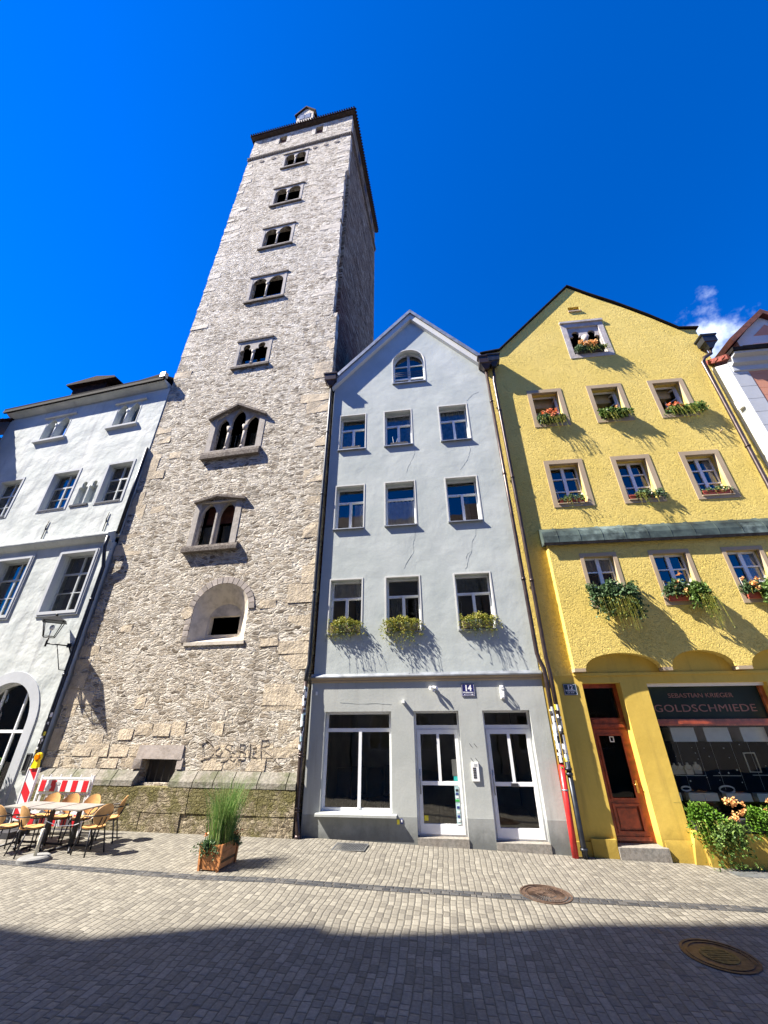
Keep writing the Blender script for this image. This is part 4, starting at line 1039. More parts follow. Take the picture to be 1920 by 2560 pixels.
# wooden door
m = M().use('wood_door'); dx0, dx1, dy = .97, 1.88, .28
m.plate(rect(dx0, dx1, .08, 3.27), [rect(dx0+.09, dx1-.09, 2.5, 3.17), rect(dx0+.07, dx1-.07, .1, 2.26)], dy, dy+.1)
m.box(dx0+.02, dx1-.02, dy-.05, dy, 2.3, 2.36); m.box(dx0+.02, dx1-.02, dy-.03, dy, 2.37, 2.42)
m.prism([((dx0+dx1)/2+.33*cos(pi*k/12), 2.421+.07*sin(pi*k/12)) for k in range(13)], dy-.04, dy+.03)
o = m.build('door', None, R); o['label'] = 'reddish brown wooden door with tall glass pane'
m = M().use('wood_door'); a, b = dx0+.075, dx1-.075
m.plate(rect(a, b, .11, 2.25), [rect(a+.11, b-.11, .87, 2.13), rect(a+.1, b-.1, .26, .76)], dy-.01, dy+.06)
m.plate(rect(a+.09, b-.09, .85, 2.15), [rect(a+.125, b-.125, .885, 2.115)], dy-.035, dy-.011); m.plate(rect(a+.08, b-.08, .24, .78), [rect(a+.125, b-.125, .285, .735)], dy-.035, dy-.011)
m.box(a+.1, b-.1, dy+.02, dy+.05, .26, .76); m.prism(rect(a+.17, b-.17, .33, .69), dy-.005, dy+.03); m.box(a+.02, b-.02, dy-.04, dy-.011, .12, .19)
m.build('leaf', None, o)
m = M().use('shop_glass'); m.face([(a+.1, dy+.02, .86), (b-.1, dy+.02, .86), (b-.1, dy+.02, 2.14), (a+.1, dy+.02, 2.14)]); m.face([(dx0+.08, dy+.04, 2.48), (dx1-.08, dy+.04, 2.48), (dx1-.08, dy+.04, 3.2), (dx0+.08, dy+.04, 3.2)]); m.build('pane', None, o, fix=False)
m = M().use('brass'); m.box(b-.075, b-.03, dy-.045, dy-.012, .98, 1.22); m.tube([(b-.05, dy-.04, 1.15), (b-.05, dy-.09, 1.15), (b-.11, dy-.09, 1.14)], .011, 6); m.build('handle', None, o)
m = M().use('white_plastic'); m.plate(rect(1.42, 1.52, 1.98, 2.1), [rect(1.44, 1.5, 2.0, 2.08)], dy+.005, dy+.012); m.build('sticker', None, o)
m = M().use('step_stone'); m.box(.94, 1.94, -.1, .38, -.5, .075); m.build('step', None, R)
# goldsmith's shop front
sx0, sx1 = 2.5, 5.24
m = M().use('wood_orange')
m.box(sx0, sx1, .19, .3, 2.32, 2.46); m.box(sx1-.1, sx1, .18, .3, .4, 3.2); m.box(sx0, sx1-.101, .2, .3, .4, .5); m.use('wood_door').box(sx0, sx1, .17, .189, 2.36, 2.43)
m.use('white_paint'); m.box(sx0, sx1, .12, .3, 3.18, 3.25); m.use('iron').box(sx0, sx0+.035, .2, .3, .5, 2.32)
o = m.build('shop_front', None, R); o['label'] = 'goldsmith shop window framed in red-brown wood'
m = M().use('shop_glass'); m.face([(sx0, .25, .5), (sx1-.1, .25, .5), (sx1-.1, .25, 2.32), (sx0, .25, 2.32)]); m.build('pane', None, o, fix=False)
m = M().use('sign_panel'); m.box(sx0, sx1-.1, .25, .29, 2.461, 3.179); m.build('sign_board', None, o)
m = M().use('letter_copper'); m.text('SEBASTIAN KRIEGER', 3.78, .246, 2.93, .14, .003, 0, sx=1.18); m.text('GOLDSCHMIEDE', 3.78, .245, 2.62, .225, .004, 0, sx=1.33, spacing=1.06); m.build('lettering', None, o)
m = M().use('room_dark'); m.box(sx0-.2, sx1+.2, .51, 1.6, .3, .44); m.box(sx0-.2, sx1+.2, 1.5, 1.6, .45, 3.3); m.box(sx0-.3, sx0-.2, .51, 1.6, .3, 3.3); m.box(sx1+.2, sx1+.3, .51, 1.6, .3, 3.3); m.box(sx0-.2, sx1+.2, .51, 1.6, 2.5, 2.6); m.build('interior', None, R)
# showcase: white boxes above and below, busts and jewellery between
grp = 'white display boxes in the goldsmith window'
for i, (a, b) in enumerate(((2.93, 3.47), (3.68, 4.24), (4.5, 5.05))):
    o = empty('display_box', FY.at((a+b)/2, .42, 1.98), FY.a, ('leftmost', 'middle', 'rightmost')[i]+' of the three pale boxes hanging at the top of the goldsmith window', 'display box', grp)
    w = (b-a)/2; m = M().use('display_white'); m.plate(rect(-w, w, 0, .3), [], 0, .02); m.box(-w-.0, -w+.015, .021, .4, 0, .3); m.box(-w+.016, w, .021, .4, 0, .015); m.build('panel', None, o)
    m = M().use('jewel_white')
    for sx in (-1, 1): m.tube([(sx*w*.8, 0.01, -.0), (sx*w*.8, .01, -.95)], .0022, 4)
    m.build('cable', None, o)
for i, (a, b) in enumerate(((2.62, 2.74), (2.9, 3.22), (3.23, 3.52), (3.7, 4.22), (4.35, 5.0))):
    o = empty('display_plinth', FY.at((a+b)/2, .42, .82), FY.a, ('narrow pale plinth at the far left foot of the goldsmith window', 'pale plinth second from left at the foot of the goldsmith window', 'white sunlit plinth third from left in the goldsmith window', 'wide pale plinth in the middle foot of the goldsmith window', 'pale plinth at the right foot of the goldsmith window')[i], 'plinth', 'pale plinths at the foot of the goldsmith window')
    w = (b-a)/2; m = M().use('display_white'); m.plate(rect(-w, w, 0, .15), [], 0, .15); m.build('block', None, o)
def bust(u, y, z, s, label, grp_='necklace busts in the goldsmith window'):
    o = empty('necklace_bust', FY.at(u, y, z), FY.a, label, 'bust', grp_)
    m = M().use('bust_cream'); m.plate([(-.075*s, 0), (.075*s, 0), (.085*s, .12*s), (.06*s, .17*s), (.022*s, .185*s), (.018*s, .225*s), (-.018*s, .225*s), (-.022*s, .185*s), (-.06*s, .17*s), (-.085*s, .12*s)], [], 0, .04)
    m.build('torso', None, o)
    m = M().use('brass'); m.tube([(.055*s*cos(a_), -.006, .16*s+.07*s*sin(a_)) for a_ in [pi+k*pi/10 for k in range(11)]], .003, 4); m.build('necklace', None, o)
for u, y, s, lb in ((2.78, .42, 1, 'leftmost cream necklace bust in the goldsmith window'), (2.93, .46, .95, 'second cream necklace bust from the left in the goldsmith window'), (3.08, .42, 1.05, 'third cream necklace bust from the left in the goldsmith window'), (3.36, .6, 1.05, 'dim cream bust standing apart on the glass shelf')): bust(u, y, 1.32, s, lb)
grp = 'glass shelves in the goldsmith window'
for a, b, z, lb in ((2.74, 3.4, 1.305, 'left glass shelf carrying the necklace busts'), (3.55, 4.15, 1.305, 'glass shelf in the middle of the goldsmith window'), (4.4, 5.05, 1.32, 'glass shelf at the right of the goldsmith window')):
    o = empty('glass_shelf', FY.at((a+b)/2, .4, z), FY.a, lb, 'shelf', grp); w = (b-a)/2
    m = M().use('display_white'); m.box(-w, w, 0, .004, -.004, .004); m.build('edge', None, o)
    m = M().use('lantern_glass'); m.box(-w, w, .0045, .25, -.004, .004); m.build('board', None, o)
JW = [(2.86, 1.68), (2.88, 1.55), (3.28, 1.86), (3.32, 1.75), (3.34, 1.63), (3.55, 1.85), (3.6, 1.68), (3.98, 1.85), (4.03, 1.66), (4.1, 1.42), (3.9, 1.36), (3.7, 1.36), (4.35, 1.92), (4.4, 1.75), (4.75, 1.5), (3.02, 1.2), (3.4, 1.27), (3.66, 1.22), (4.12, 1.18)]
for k, (u, z) in enumerate(JW):
    o = empty('jewellery', FY.at(u, .4, z), FY.a, 'tiny sparkling piece of jewellery hanging in the dark goldsmith window', 'jewellery', 'tiny jewellery hanging in the goldsmith window')
    m = M().use('jewel_white'); m.sphere((0, 0, 0), random.uniform(.008, .02), 8, random.uniform(.6, 1.3)); m.build('gem', None, o)
for u, z, s, lb in ((3.83, .98, .16, 'oval white necklace stand lying right of the middle plinth'), (2.95, .99, .1, 'small cream ring stand above the second plinth')):
    o = empty('necklace_stand', FY.at(u, .55, z), FY.a, lb, 'stand')
    m = M().use('jewel_white'); m.tube([(s*cos(a_), 0, .045+s*.42*sin(a_)) for a_ in [k*pi/12 for k in range(24)]], .018, 6, caps=False); m.build('ring', None, o)
o = empty('picture_frame', FY.at(4.62, .6, 1.35), FY.a, 'empty cream picture frame standing in the right of the goldsmith window', 'frame'); m = M().use('bust_cream'); m.plate(rect(-.13, .13, 0, .4), [rect(-.11, .11, .02, .38)], 0, .02); m.build('rim', None, o)
number_sign(FY, .655, 3.13, .32, .26, .0, 'enamel_navy', [('12', -.0, .15, .004, 1), ('Wahlenstr.', -.04, .055, .001, 1), ('LIT. E 81', -.085, .045, .001, 1)], 'old dark enamel sign with white 12 beside the wooden door')
# rainwater pipes
m = M().use('pipe_brown'); pl = [(.25, -.16, 14.3), (.24, -.14, 14.0), (.20, -.13, 13.7), (.20, -.13, 8), (.18, -.13, 3.9), (.2, -.15, 3.5), (.21, -.15, 1.6)]
m.tube(pl, .055, 12); pipe_clips(m, pl, .055, 2.1); o = m.build('downpipe', None, R)
m = M().use('pipe_dark'); lo = [(.21, -.15, 1.62), (.2, -.16, .25), (.2, -.18, -.1)]; m.tube(lo, .06, 12)
for z in (.02, 1.35, 1.45): m.tube([(.2, -.17, z), (.2, -.17, z+.05)], .078, 12)
m.build('lower_pipe', None, o); stickers(o, .205, -.15, 1.6, 2.75, .055, 42)
m = M().use('pipe_dark'); hopper(m, .27, -.24, 14.8, .9); m.build('hopper', None, o)
m = M().use('pipe_brown'); pl = [(7.98, -.15, 14.3), (7.93, -.16, 14.12), (7.66, -.16, 13.95), (7.55, -.15, 13.75), (7.52, -.15, 12), (7.46, -.15, 8), (7.42, -.4, 7.3), (7.42, -.4, .0)]
m.tube(pl, .065, 12); pipe_clips(m, pl, .065, 3.2); o = m.build('downpipe', None, R); m = M().use('pipe_dark'); hopper(m, 7.98, -.2, 14.8, .95); m.build('hopper', None, o)
m = M().use('sand_trim'); m.tube([(7.05, 0, 10.72), (7.05, -.12, 10.74)], .02, 6); m.build('peg', None, R)

# ------------------------------------------------ flower boxes of the yellow house
def flowerbox(fr, u0, u1, y, z, label, grp, boxm='terracotta', fol='leaf_dark', n=40, up_=.2, down=.3, out=.2, ls=.06, flowers=None, st=10, stL=.5, cane=False, bh=.14, sidew=.12, off=(0, 0)):
    o = empty('flower_box', fr.at((u0+u1)/2, y, z), fr.a, label, 'flower box', grp); w = (u1-u0)/2
    m = M().use(boxm); m.hexa([(-w+.02, -.09, 0), (w-.02, -.09, 0), (w-.02, .09, 0), (-w+.02, .09, 0), (-w, -.11, bh), (w, -.11, bh), (w, .11, bh), (-w, .11, bh)]); m.box(-w-.008, w+.008, -.118, -.112, bh-.03, bh+.002); m.build('box', None, o)
    m = M().use(fol); trailing(m, -w+off[0], w+off[1], -.02, bh, n, up_, down, out, ls, 7, sidew); m.build('foliage', None, o, fix=False)
    if st: m = M().use('leaf_dry'); stems(m, -w, w+.05, -.05, bh, st, stL, out*1.25); m.build('stem', None, o, fix=False)
    if flowers:
        fm, a, b, nf = flowers; m = M().use(fm)
        for _ in range(nf):
            p = Vector((random.uniform(a, b), random.uniform(-.3, -.08), bh+random.uniform(.0, up_*1.5)))
            for _ in range(16): m.leaf(p+Vector((random.gauss(0, .022), random.gauss(0, .022), random.gauss(0, .022))), .045, None, .7)
        m.build('flower', None, o, fix=False)
    if cane: m = M().use('bust_cream'); m.tube([(-w+.04, -.02, bh), (-w+.02, -.02, bh+.4)], .009, 5); m.build('cane', None, o)
    return o
G1 = 'flower boxes on the yellow house'
flowerbox(FY, 1.5, 2.34, .09, 11.63, 'flower box full of orange blossoms on the top left sill of the yellow house', G1, 'box_black', 'leaf_dark', 90, .22, .22, .26, .07, ('flower_orange', -.28, .2, 32), 34, .6, True)
flowerbox(FY, 3.58, 4.45, .09, 11.63, 'leafy green flower box on the top middle sill of the yellow house', G1, 'box_black', 'leaf_green', 110, .2, .2, .26, .085, ('flower_peach', -.1, .1, 2), 22, .55, True)
flowerbox(FY, 5.68, 6.5, .09, 11.63, 'flower box of pink-orange blossoms trailing right on the top right sill of the yellow house', G1, 'box_black', 'leaf_green', 90, .18, .3, .26, .07, ('flower_orange', -.35, .1, 14), 24, .6, True, off=(.1, .35))
flowerbox(FY, 1.52, 2.3, .09, 8.44, 'terracotta box nearly bare of plants, second row left on the yellow house', G1, 'terracotta', 'leaf_dark', 16, .14, .1, .15, .06, None, 8, .35, True, .13)
flowerbox(FY, 3.6, 4.35, .09, 8.44, 'terracotta box with greenery trailing off its right end, second row middle on the yellow house', G1, 'terracotta', 'leaf_dark', 30, .14, .2, .2, .06, None, 14, .6, True, .13, off=(.1, .3))
flowerbox(FY, 5.72, 6.5, .09, 8.44, 'terracotta box with few short sprigs, second row right on the yellow house', G1, 'terracotta', 'leaf_dark', 16, .12, .05, .12, .055, None, 3, .2, True, .13)
flowerbox(FY, 3.48, 4.5, -.02, 14.87, 'peach begonias in the gothic gable window of the yellow house', G1, 'box_black', 'leaf_dark', 60, .2, .18, .2, .06, ('flower_peach', -.4, .25, 22), 14, .4, False, .1)
flowerbox(FY, 1.72, 2.5, BD+.02, 5.2, 'dense ivy-like plants hiding the box on the left bay window of the yellow house', G1, 'box_black', 'leaf_dark', 210, .42, .62, .3, .085, None, 46, .95, True, off=(-.1, .25))
flowerbox(FY, 3.56, 4.06, BD+.02, 5.2, 'red box with small plant on the middle bay window of the yellow house', G1, 'terracotta', 'leaf_dark', 45, .34, .02, .16, .07, ('flower_peach', -.1, .15, 4), 4, .2, True, .17)
flowerbox(FY, 4.1, 4.42, BD+.02, 5.2, 'bushy hanging plant right of the red box on the middle bay window', G1, 'box_black', 'leaf_green', 110, .28, .5, .32, .08, None, 30, .95, False, .15)
flowerbox(FY, 5.48, 5.84, BD+.02, 5.2, 'red box with pale flowers on the right bay window of the yellow house', G1, 'terracotta', 'leaf_dark', 40, .25, .02, .16, .065, ('flower_peach', -.15, .15, 7), 4, .2, True, .17)
flowerbox(FY, 5.86, 6.35, BD+.02, 5.2, 'bushy green plant at the right frame edge on the right bay window', G1, 'box_black', 'leaf_green', 110, .34, .5, .3, .08, None, 16, .7, False, .15)
o = empty('flower_trough', FY.at(3.9, -.06, .38), FY.a, 'long trough of bright feathery green plants and peach flowers below the goldsmith window', 'planter')
m = M().use('box_black'); m.plate(rect(-1.3, 1.35, 0, .2), [], -.12, .12); m.build('trough', None, o)
m = M().use('leaf_bright'); m.asp = .24; trailing(m, -1.35, -.85, -.05, .2, 95, .3, .5, .2, .07, 11, .2); trailing(m, -.2, .5, -.05, .2, 90, .24, .34, .18, .07, 11, .2); trailing(m, .65, 1.3, -.05, .2, 70, .24, .34, .18, .07, 10, .2); m.build('foliage', None, o, fix=False)
m = M().use('leaf_green'); trailing(m, -1.0, -.62, -.08, .15, 60, .1, .95, .34, .055, 11, .2); m.build('ivy', None, o, fix=False)
m = M().use('leaf_dry'); stems(m, -1.5, -.6, -.05, .2, 18, .75, .3)
for _ in range(8): x = random.uniform(-1.5, -.9); m.tube([(x, -.05, .25), (x-.15, -.2, .5), (x-.3+random.uniform(-.1, .1), -.3, .52)], .004, 3)
m.build('stem', None, o, fix=False)
m = M().use('flower_peach')
for _ in range(22):
    c0 = random.choice((-.58, -.5, .28)); p = Vector((c0+random.gauss(0, .1), random.uniform(-.26, -.1), random.uniform(.2, .58)))
    for _ in range(14): m.leaf(p+Vector((random.gauss(0, .025), random.gauss(0, .02), random.gauss(0, .02))), .038, None, .7)
m.build('flower', None, o, fix=False)

# ================================================================== corner house on the right edge
random.seed(31)
R = empty('pink_corner_house', FY.at(7.84, 0, 0), FY.a, 'white and salmon-pink house with dormer, cut off by the right frame edge', 'house')
m = M().use('white_plaster'); m.xprism([(-.55, -.5), (8.5, -.5), (8.5, 19.5), (3.5, 16.2), (-.55, 13.15)], 0, .3)
m.build('side_wall', None, R)
m = M().use('crack')
for k in range(19): m.box(-.006, .0, -.548, -.2, 3+k*.55, 3.02+k*.55)
m.build('side_joint', None, R)
m = M().use('pale_ashlar')
for k in range(24): m.box(.0, .5, -.575, -.551, .2+k*.54, .2+k*.54+.525)
m.build('quoin', None, R)
m = M().use('pink_plaster')
for k in range(40): m.box(.5, 8, -.56, -.2, .5+k*.31, .5+k*.31+.3)
m.box(.301, 8, -.55, -.15, -.5, 13.2); m.build('wall', None, R)
m = M().use('pale_ashlar')
m.xprism([(-.62, 12.75), (-.55, 12.72), (-.549, 13.2), (-.95, 13.32), (-.93, 13.22), (-.78, 13.18), (-.74, 13.0), (-.62, 12.95)], .05, 8); m.use('slate'); m.xprism([(-1.0, 13.3), (-.6, 13.3), (-.6, 13.46), (-1.03, 13.42)], .0, 8.1); m.build('cornice', None, R)
m = M().use('tile_red'); m.xprism([(-.75, 13.2), (9, 20.3), (9, 20.45), (-.78, 13.38)], -.06, 8.1)
for k in range(18): m.box(-.085, -.05, -.7+k*.25, -.55+k*.25, 13.35+k*.182, 13.44+k*.182)
ro = m.build('roof', None, R)
m = M().use('white_plaster'); m.plate([(1.5, 13.6), (4.3, 13.6), (4.3, 14.9), (2.75, 16.2), (1.5, 14.95)], [rect(1.95, 3.3, 13.75, 14.75)], .15, 3.4)
o = m.build('dormer', None, ro)
m = M().use('pink_plaster'); m.prism([(2.15, 15.15), (3.3, 15.15), (2.75, 15.7)], .138, .16); m.build('gable_panel', None, o)
m = M().use('rust_wood'); m.prism([(1.2, 14.75), (2.75, 16.12), (2.75, 16.36), (1.1, 14.92)], -.05, 3.6); m.prism([(2.75, 16.12), (4.5, 14.65), (4.6, 14.8), (2.75, 16.36)], -.05, 3.6); m.build('dormer_roof', None, o)
m = M().use('white_paint'); m.plate(rect(1.95, 3.3, 13.75, 14.75), [rect(2.0, 2.58, 13.8, 14.7), rect(2.66, 3.25, 13.8, 14.7)], .2, .25)
m.use('pane_glass'); m.face([(1.97, .26, 13.77), (3.28, .26, 13.77), (3.28, .26, 14.73), (1.97, .26, 14.73)]); m.use('room_dark').box(1.96, 3.29, .35, .4, 13.76, 14.74); m.build('dormer_window', None, o)
m = M().use('iron'); m.tube([(.9, -.5, 14.0), (5, -.5, 14.0)], .015, 6)
for k in range(34): m.tube([(.95+k*.12, -.5, 13.44), (.95+k*.12, -.5, 14.0)], .007, 4)
m.build('guard_rail', None, ro)
m = M().use('white_plastic'); m.box(-.1, -.002, -.38, -.2, 11.4, 11.75); m.build('wall_box', None, R)

# ================================================================== white house on the left
random.seed(37)
UP = .10
R = empty('white_house', FL.p, FL.a, 'white plastered house left of the tower with arched shop door and deep windows', 'house')
g1, g2 = [(-6.5, -5.85), (-5.78, -5.12)], [(-2.38, -1.80), (-1.74, -1.17)]
wins = [(-4.5, -3.15, 10.16, 11.98), (-1.62, -.42, 10.16, 11.98), (-7.5, -6.25, 10.16, 12.0)]
lan = [arch(a, b, 14.2, 14.95, 12, rise=.45, pointed=2) for a, b in g1+g2]
tre = [trefoil(-2.78, -2.32, 10.22, 10.95), trefoil(-2.26, -1.82, 10.22, 10.95)]
m = M().use('white_plaster'); m.plate([(-9.2, 8.5), (.14, 8.5), (.14, 15.95), (-9.2, 15.95)], [rect(*w) for w in wins]+lan+tre, UP, .45); m.build('wall', None, R)
lw = [(-2.0, -.5, 5.82, 7.95), (-5.0, -3.5, 5.82, 7.95)]
ad = arch(-3.06, -.8, -.4, 2.47, 20)
m = M().use('white_plaster'); m.plate([(-9.2, -.5), (.0, -.5), (.04, 8.3), (-9.2, 8.3)], [rect(*w) for w in lw]+[ad], 0, .45); m.build('lower_wall', None, R)
shell(R, -9.2, .04, .45, 9, 15.9, [4.6, 8.4, 12.6], 'white_plaster')
m = M().use('white_plaster'); m.xprism([(UP+.01, 8.78), (UP+.05, 8.3), (-.0, 8.3), (-.08, 8.33), (-.2, 8.45), (-.22, 8.5), (-.22, 8.56)], -9.2, -.03); m.build('ledge', None, R)
for u in (-3.6, -.7):
    m = M().use('iron'); m.tube([(u, UP-.03, 8.8), (u, UP-.03, 9.15), (u+.03, UP-.035, 9.2), (u-.02, UP-.03, 9.3), (u, UP-.03, 9.6)], [.014, .014, .03, .02, .014], 6); m.build('wall_anchor', None, R)
for (a, b, c, d_) in wins:
    o = window(R, a, b, c, d_, UP+.22, 'grey_paint', [('h', .63, .03, .97, .06), ('v', .5, .03, .97, .06), ('h', .32, .03, .97, .025)], fw=.06, sill=(.03-UP, .07, .0), sillm='iron', surround=None)
    m = M().use('pale_ashlar'); m.plate(rect(a-.09, b+.09, c-.1, d_+.09), [rect(a+.003, b-.003, c+.003, d_-.003)], UP-.02, UP+.1); m.build('surround', None, o)
for lights in (g1, g2):
    a, b = lights[0][0], lights[1][1]
    m = M().use('pale_ashlar'); m.plate(rect(a-.06, b+.06, 14.15, 15.5), [rect(a-.03, b+.03, 14.18, 15.47)], UP-.012, UP+.1); o = m.build('window', None, R); o['label'] = 'small twin pointed window under the eaves'
    m = M().use('pale_ashlar'); m.box(a-.25, b+.25, UP-.11, UP+.05, 15.5, 15.58); m.build('hood', None, o)
    m = M().use('pale_ashlar'); m.xprism([(UP-.13, 14.02), (UP, 13.98), (UP, 14.148), (UP-.13, 14.11)], a-.22, b+.22); m.build('sill', None, o)
    m = M().use('pale_ashlar'); mid = (lights[0][1]+lights[1][0])/2; m.tube([(mid, UP-.02, 14.2), (mid, UP-.02, 14.85)], .035, 8); m.tube([(mid, UP-.02, 14.84), (mid, UP-.02, 15.0)], [.04, .08], 8); m.build('column', None, o)
    m = M().use('pane_glass'); m.face([(a, UP+.25, 14.2), (b, UP+.25, 14.2), (b, UP+.25, 15.4), (a, UP+.25, 15.4)]); m.build('pane', None, o, fix=False)
m = M().use('white_plaster'); m.box(-2.85, -1.78, UP+.2, UP+.25, 10.1, 11.7); m.tube([(-2.29, UP+.05, 10.22), (-2.29, UP+.05, 10.95)], .03, 8); m.tube([(-2.29, UP+.05, 10.94), (-2.29, UP+.05, 11.1)], [.035, .08], 8); m.use('iron').box(-2.88, -2.0, UP-.04, UP, 10.12, 10.2); m.build('blind_window', None, R)
for (a, b, c, d_) in lw:
    o = window(R, a, b, c, d_, .25, 'grey_paint', [('h', .66, .03, .97, .07), ('v', .52, .03, .97, .06), ('h', .33, .03, .97, .025)], fw=.07, sill=(.05, .09, -.06), sillm='iron')
    m = M().use('pale_ashlar'); m.plate(rect(a-.14, b+.14, c-.16, d_+.14), [rect(a+.003, b-.003, c+.003, d_-.003)], -.045, .1); m.plate(rect(a-.08, b+.08, c-.1, d_+.08), [rect(a+.0, b-.0, c+.0, d_-.0)], -.065, -.046); m.build('surround', None, o)
# arched shop door
m = M().use('pale_ashlar'); oa = arch(-3.38, -.48, -.45, 2.47, 24); m.plate(oa, [arch(-3.057, -.803, -.46+.02, 2.47, 24)], -.03, .1); m.build('arch_surround', None, R)
m = M().use('white_paint'); m.plate(ad, [[(x, z) for x, z in arch(-3.0, -.86, -.3, 2.47, 20, rise=1.07)]], .2, .27)
m.box(-3.02, -.84, .19, .26, 2.2, 2.28)
for x in (-2.4, -1.45): m.box(x-.025, x+.025, .19, .26, -.3, 3.4)
o = m.build('door', None, R); o['label'] = 'arched glazed shop door with white bars'
m = M().use('shop_glass'); m.face([(x, .24, z) for x, z in ad]); m.build('pane', None, o, fix=False)
m = M().use('pipe_dark'); pl = [(.0, -.06, 14.9), (.0, -.06, 8.6), (-.0, -.2, 8.4), (-.0, -.2, 8.0), (.05, -.03, 7.3), (.03, -.03, 2.6), (.03, -.03, .1)]
m.tube(pl[2:], .06, 12); m.tube([(.1, UP-.06, 12.5), (.1, UP-.07, 8.6)], .06, 12); pipe_clips(m, pl[2:], .06, 1.9)
o = m.build('downpipe', None, R); stickers(o, .03, -.03, 1.0, 2.7, .06, 40)
m = M().use('room_grey'); m.plate(rect(-.34, -.16, 1.25, 1.7), [rect(-.32, -.18, 1.28, 1.67)], -.03, -.003); m.use('iron').box(-.32, -.18, -.012, -.004, 1.28, 1.67); m.build('notice_case', None, R)
m = M().use('white_plaster'); m.xprism([(-.16, 16.22), (.3, 15.953), (.3, 16.3), (-.18, 16.3)], -9.3, -.02); m.use('slate'); m.xprism([(-.27, 16.2), (-.18, 16.2), (-.18, 16.34), (-.27, 16.34)], -9.4, .0); m.xprism([(-.25, 16.341), (6, 20.5), (6, 20.6), (-.27, 16.44)], -9.4, .0); ro = m.build('roof', None, R)
m = M().use('zinc'); m.box(-.2, .04, -.3, -.1, 16.35, 16.62); m.build('gutter_end', None, ro)
for a, b, z0, z1 in ((-6.5, -4.1, 16.4, 17.85), (-1.75, -.5, 16.4, 16.95)):
    m = M().use('tile_dark'); m.prism([(a+.2, z0), (b-.1, z0), (b-.1, z1-.2), (a+.2, z1-.1)], .3, 2.5); m.prism([(a-.1, z1-.1), (b+.6 if b < -2 else b, z1-.25), (b+.5 if b < -2 else b, z1-.12), ((a+b)/2+.5, z1+.14), (a-.1, z1)], .1, 2.6); m.build('dormer', None, ro)
o = empty('old_neighbour_house', FL.at(-9.25, 0, 0), FL.a, 'dark-roofed house glimpsed at the left frame edge, beyond the white house', 'house')
m = M().use('opposite_plaster'); m.box(-7, 0, -.72, 7, -.5, 14.9); m.build('wall', None, o)
m = M().use('tile_dark'); m.xprism([(-1.1, 14.75), (6, 21.5), (6, 21.7), (-1.15, 14.95)], -7, .12)
for k in range(30): m.box(.06, .15, -1.1+k*.2, -.95+k*.2, 14.9+k*.19, 15.02+k*.19)
m.build('roof', None, o)
# window boxes / plants by its door
def bush(fr, u, y, label, h_, w, lm, fm=None, pot=True, n=900, ls=.05, z0=None):
    zz = gz(fr.at(u, y, 0).x)
    o = empty('potted_shrub', fr.at(u, y, zz), fr.a, label, 'plant')
    m = M().use('terracotta'); m.disc((0, 0, 0), .16, .35, 16, .2); m.build('pot', None, o)
    m = M().use(lm)
    for _ in range(n):
        a = random.uniform(0, 2*pi); f_ = random.random(); rr = w*(random.random()**.5)*(1-f_*.6)*(1+.25*sin(3*a+f_*9))
        m.leaf((rr*cos(a), rr*sin(a), .33+f_*(h_-.33)), ls, Vector((cos(a), sin(a), random.uniform(.2, 1.6))))
    m.build('foliage', None, o, fix=False)
    if fm:
        m = M().use(fm)
        for _ in range(260):
            a = random.uniform(0, 2*pi); f_ = random.random(); rr = w*(1-f_*.6)
            m.leaf((rr*cos(a), rr*sin(a), .3+f_*(h_-.33)), .035, None, .8)
        m.build('flower', None, o, fix=False)
bush(FL, -1.0, -.35, 'bright green feathery shrub in a pot by the arched door', 1.5, .3, 'leaf_bright', n=1500)
bush(FL, -.75, -.7, 'low white-flowering potted bush beside the feathery shrub', .95, .38, 'leaf_dark', 'flower_white', n=900)

# ================================================================== lantern on its bracket
lf0 = FT.at(-8.28, -.15, 0)
o = empty('bracket_lantern', FT.at(-8.6, -.6, 4.68), FT.a+radians(45), 'old square street lantern on an iron bracket between white house and tower', 'street lamp')
m = M().use('iron')
b_, t_, z0, z1 = .14, .25, .17, .64
for sx, sy in ((-1, -1), (1, -1), (1, 1), (-1, 1)): m.tube([(sx*b_, sy*b_, z0), (sx*t_, sy*t_, z1)], .013, 6)
for s_, z in ((b_, z0), (t_, z1)):
    P_ = [(-s_, -s_, z), (s_, -s_, z), (s_, s_, z), (-s_, s_, z)]
    for a, c in zip(P_, P_[1:]+P_[:1]): m.tube([a, c], .013, 6)
m.tube([(0, 0, -.12), (0, 0, .14)], .028, 8); m.build('frame', None, o)
m = M().use('iron'); e = t_+.07; ap = (0, 0, z1+.2)
V = [m.bm.verts.new(p) for p in ((-e, -e, z1), (e, -e, z1), (e, e, z1), (-e, e, z1), ap)]
for q in ((0, 1, 4), (1, 2, 4), (2, 3, 4), (3, 0, 4), (3, 2, 1, 0)): m.bm.faces.new([V[i] for i in q])
m.sphere((0, 0, z1+.22), .04, 8); m.build('roof', None, o)
m = M().use('lantern_glass')
for sx, sy, ux, uy in ((0, -1, 1, 0), (0, 1, 1, 0), (1, 0, 0, 1), (-1, 0, 0, 1)): m.face([(sx*b_-ux*b_, sy*b_-uy*b_, z0), (sx*b_+ux*b_, sy*b_+uy*b_, z0), (sx*t_+ux*t_, sy*t_+uy*t_, z1), (sx*t_-ux*t_, sy*t_-uy*t_, z1)])
m.build('glass', None, o, fix=False)
m = M().use('white_plastic'); m.sphere((0, 0, .45), .07, 10, 1.3); m.tube([(0, 0, .14), (0, 0, .4)], .02, 6); m.build('bulb', None, o)
m = M().use('iron'); m.tube([(0, 0, -.03), (.58, .01, -.05), (.757, -.12, -.38)], .022, 6); m.tube([(.28, .0, -.04), (.56, -.22, -.78), (.757, -.12, -.79)], .014, 6); m.box(.53, .63, -.04, .06, -.1, .02)
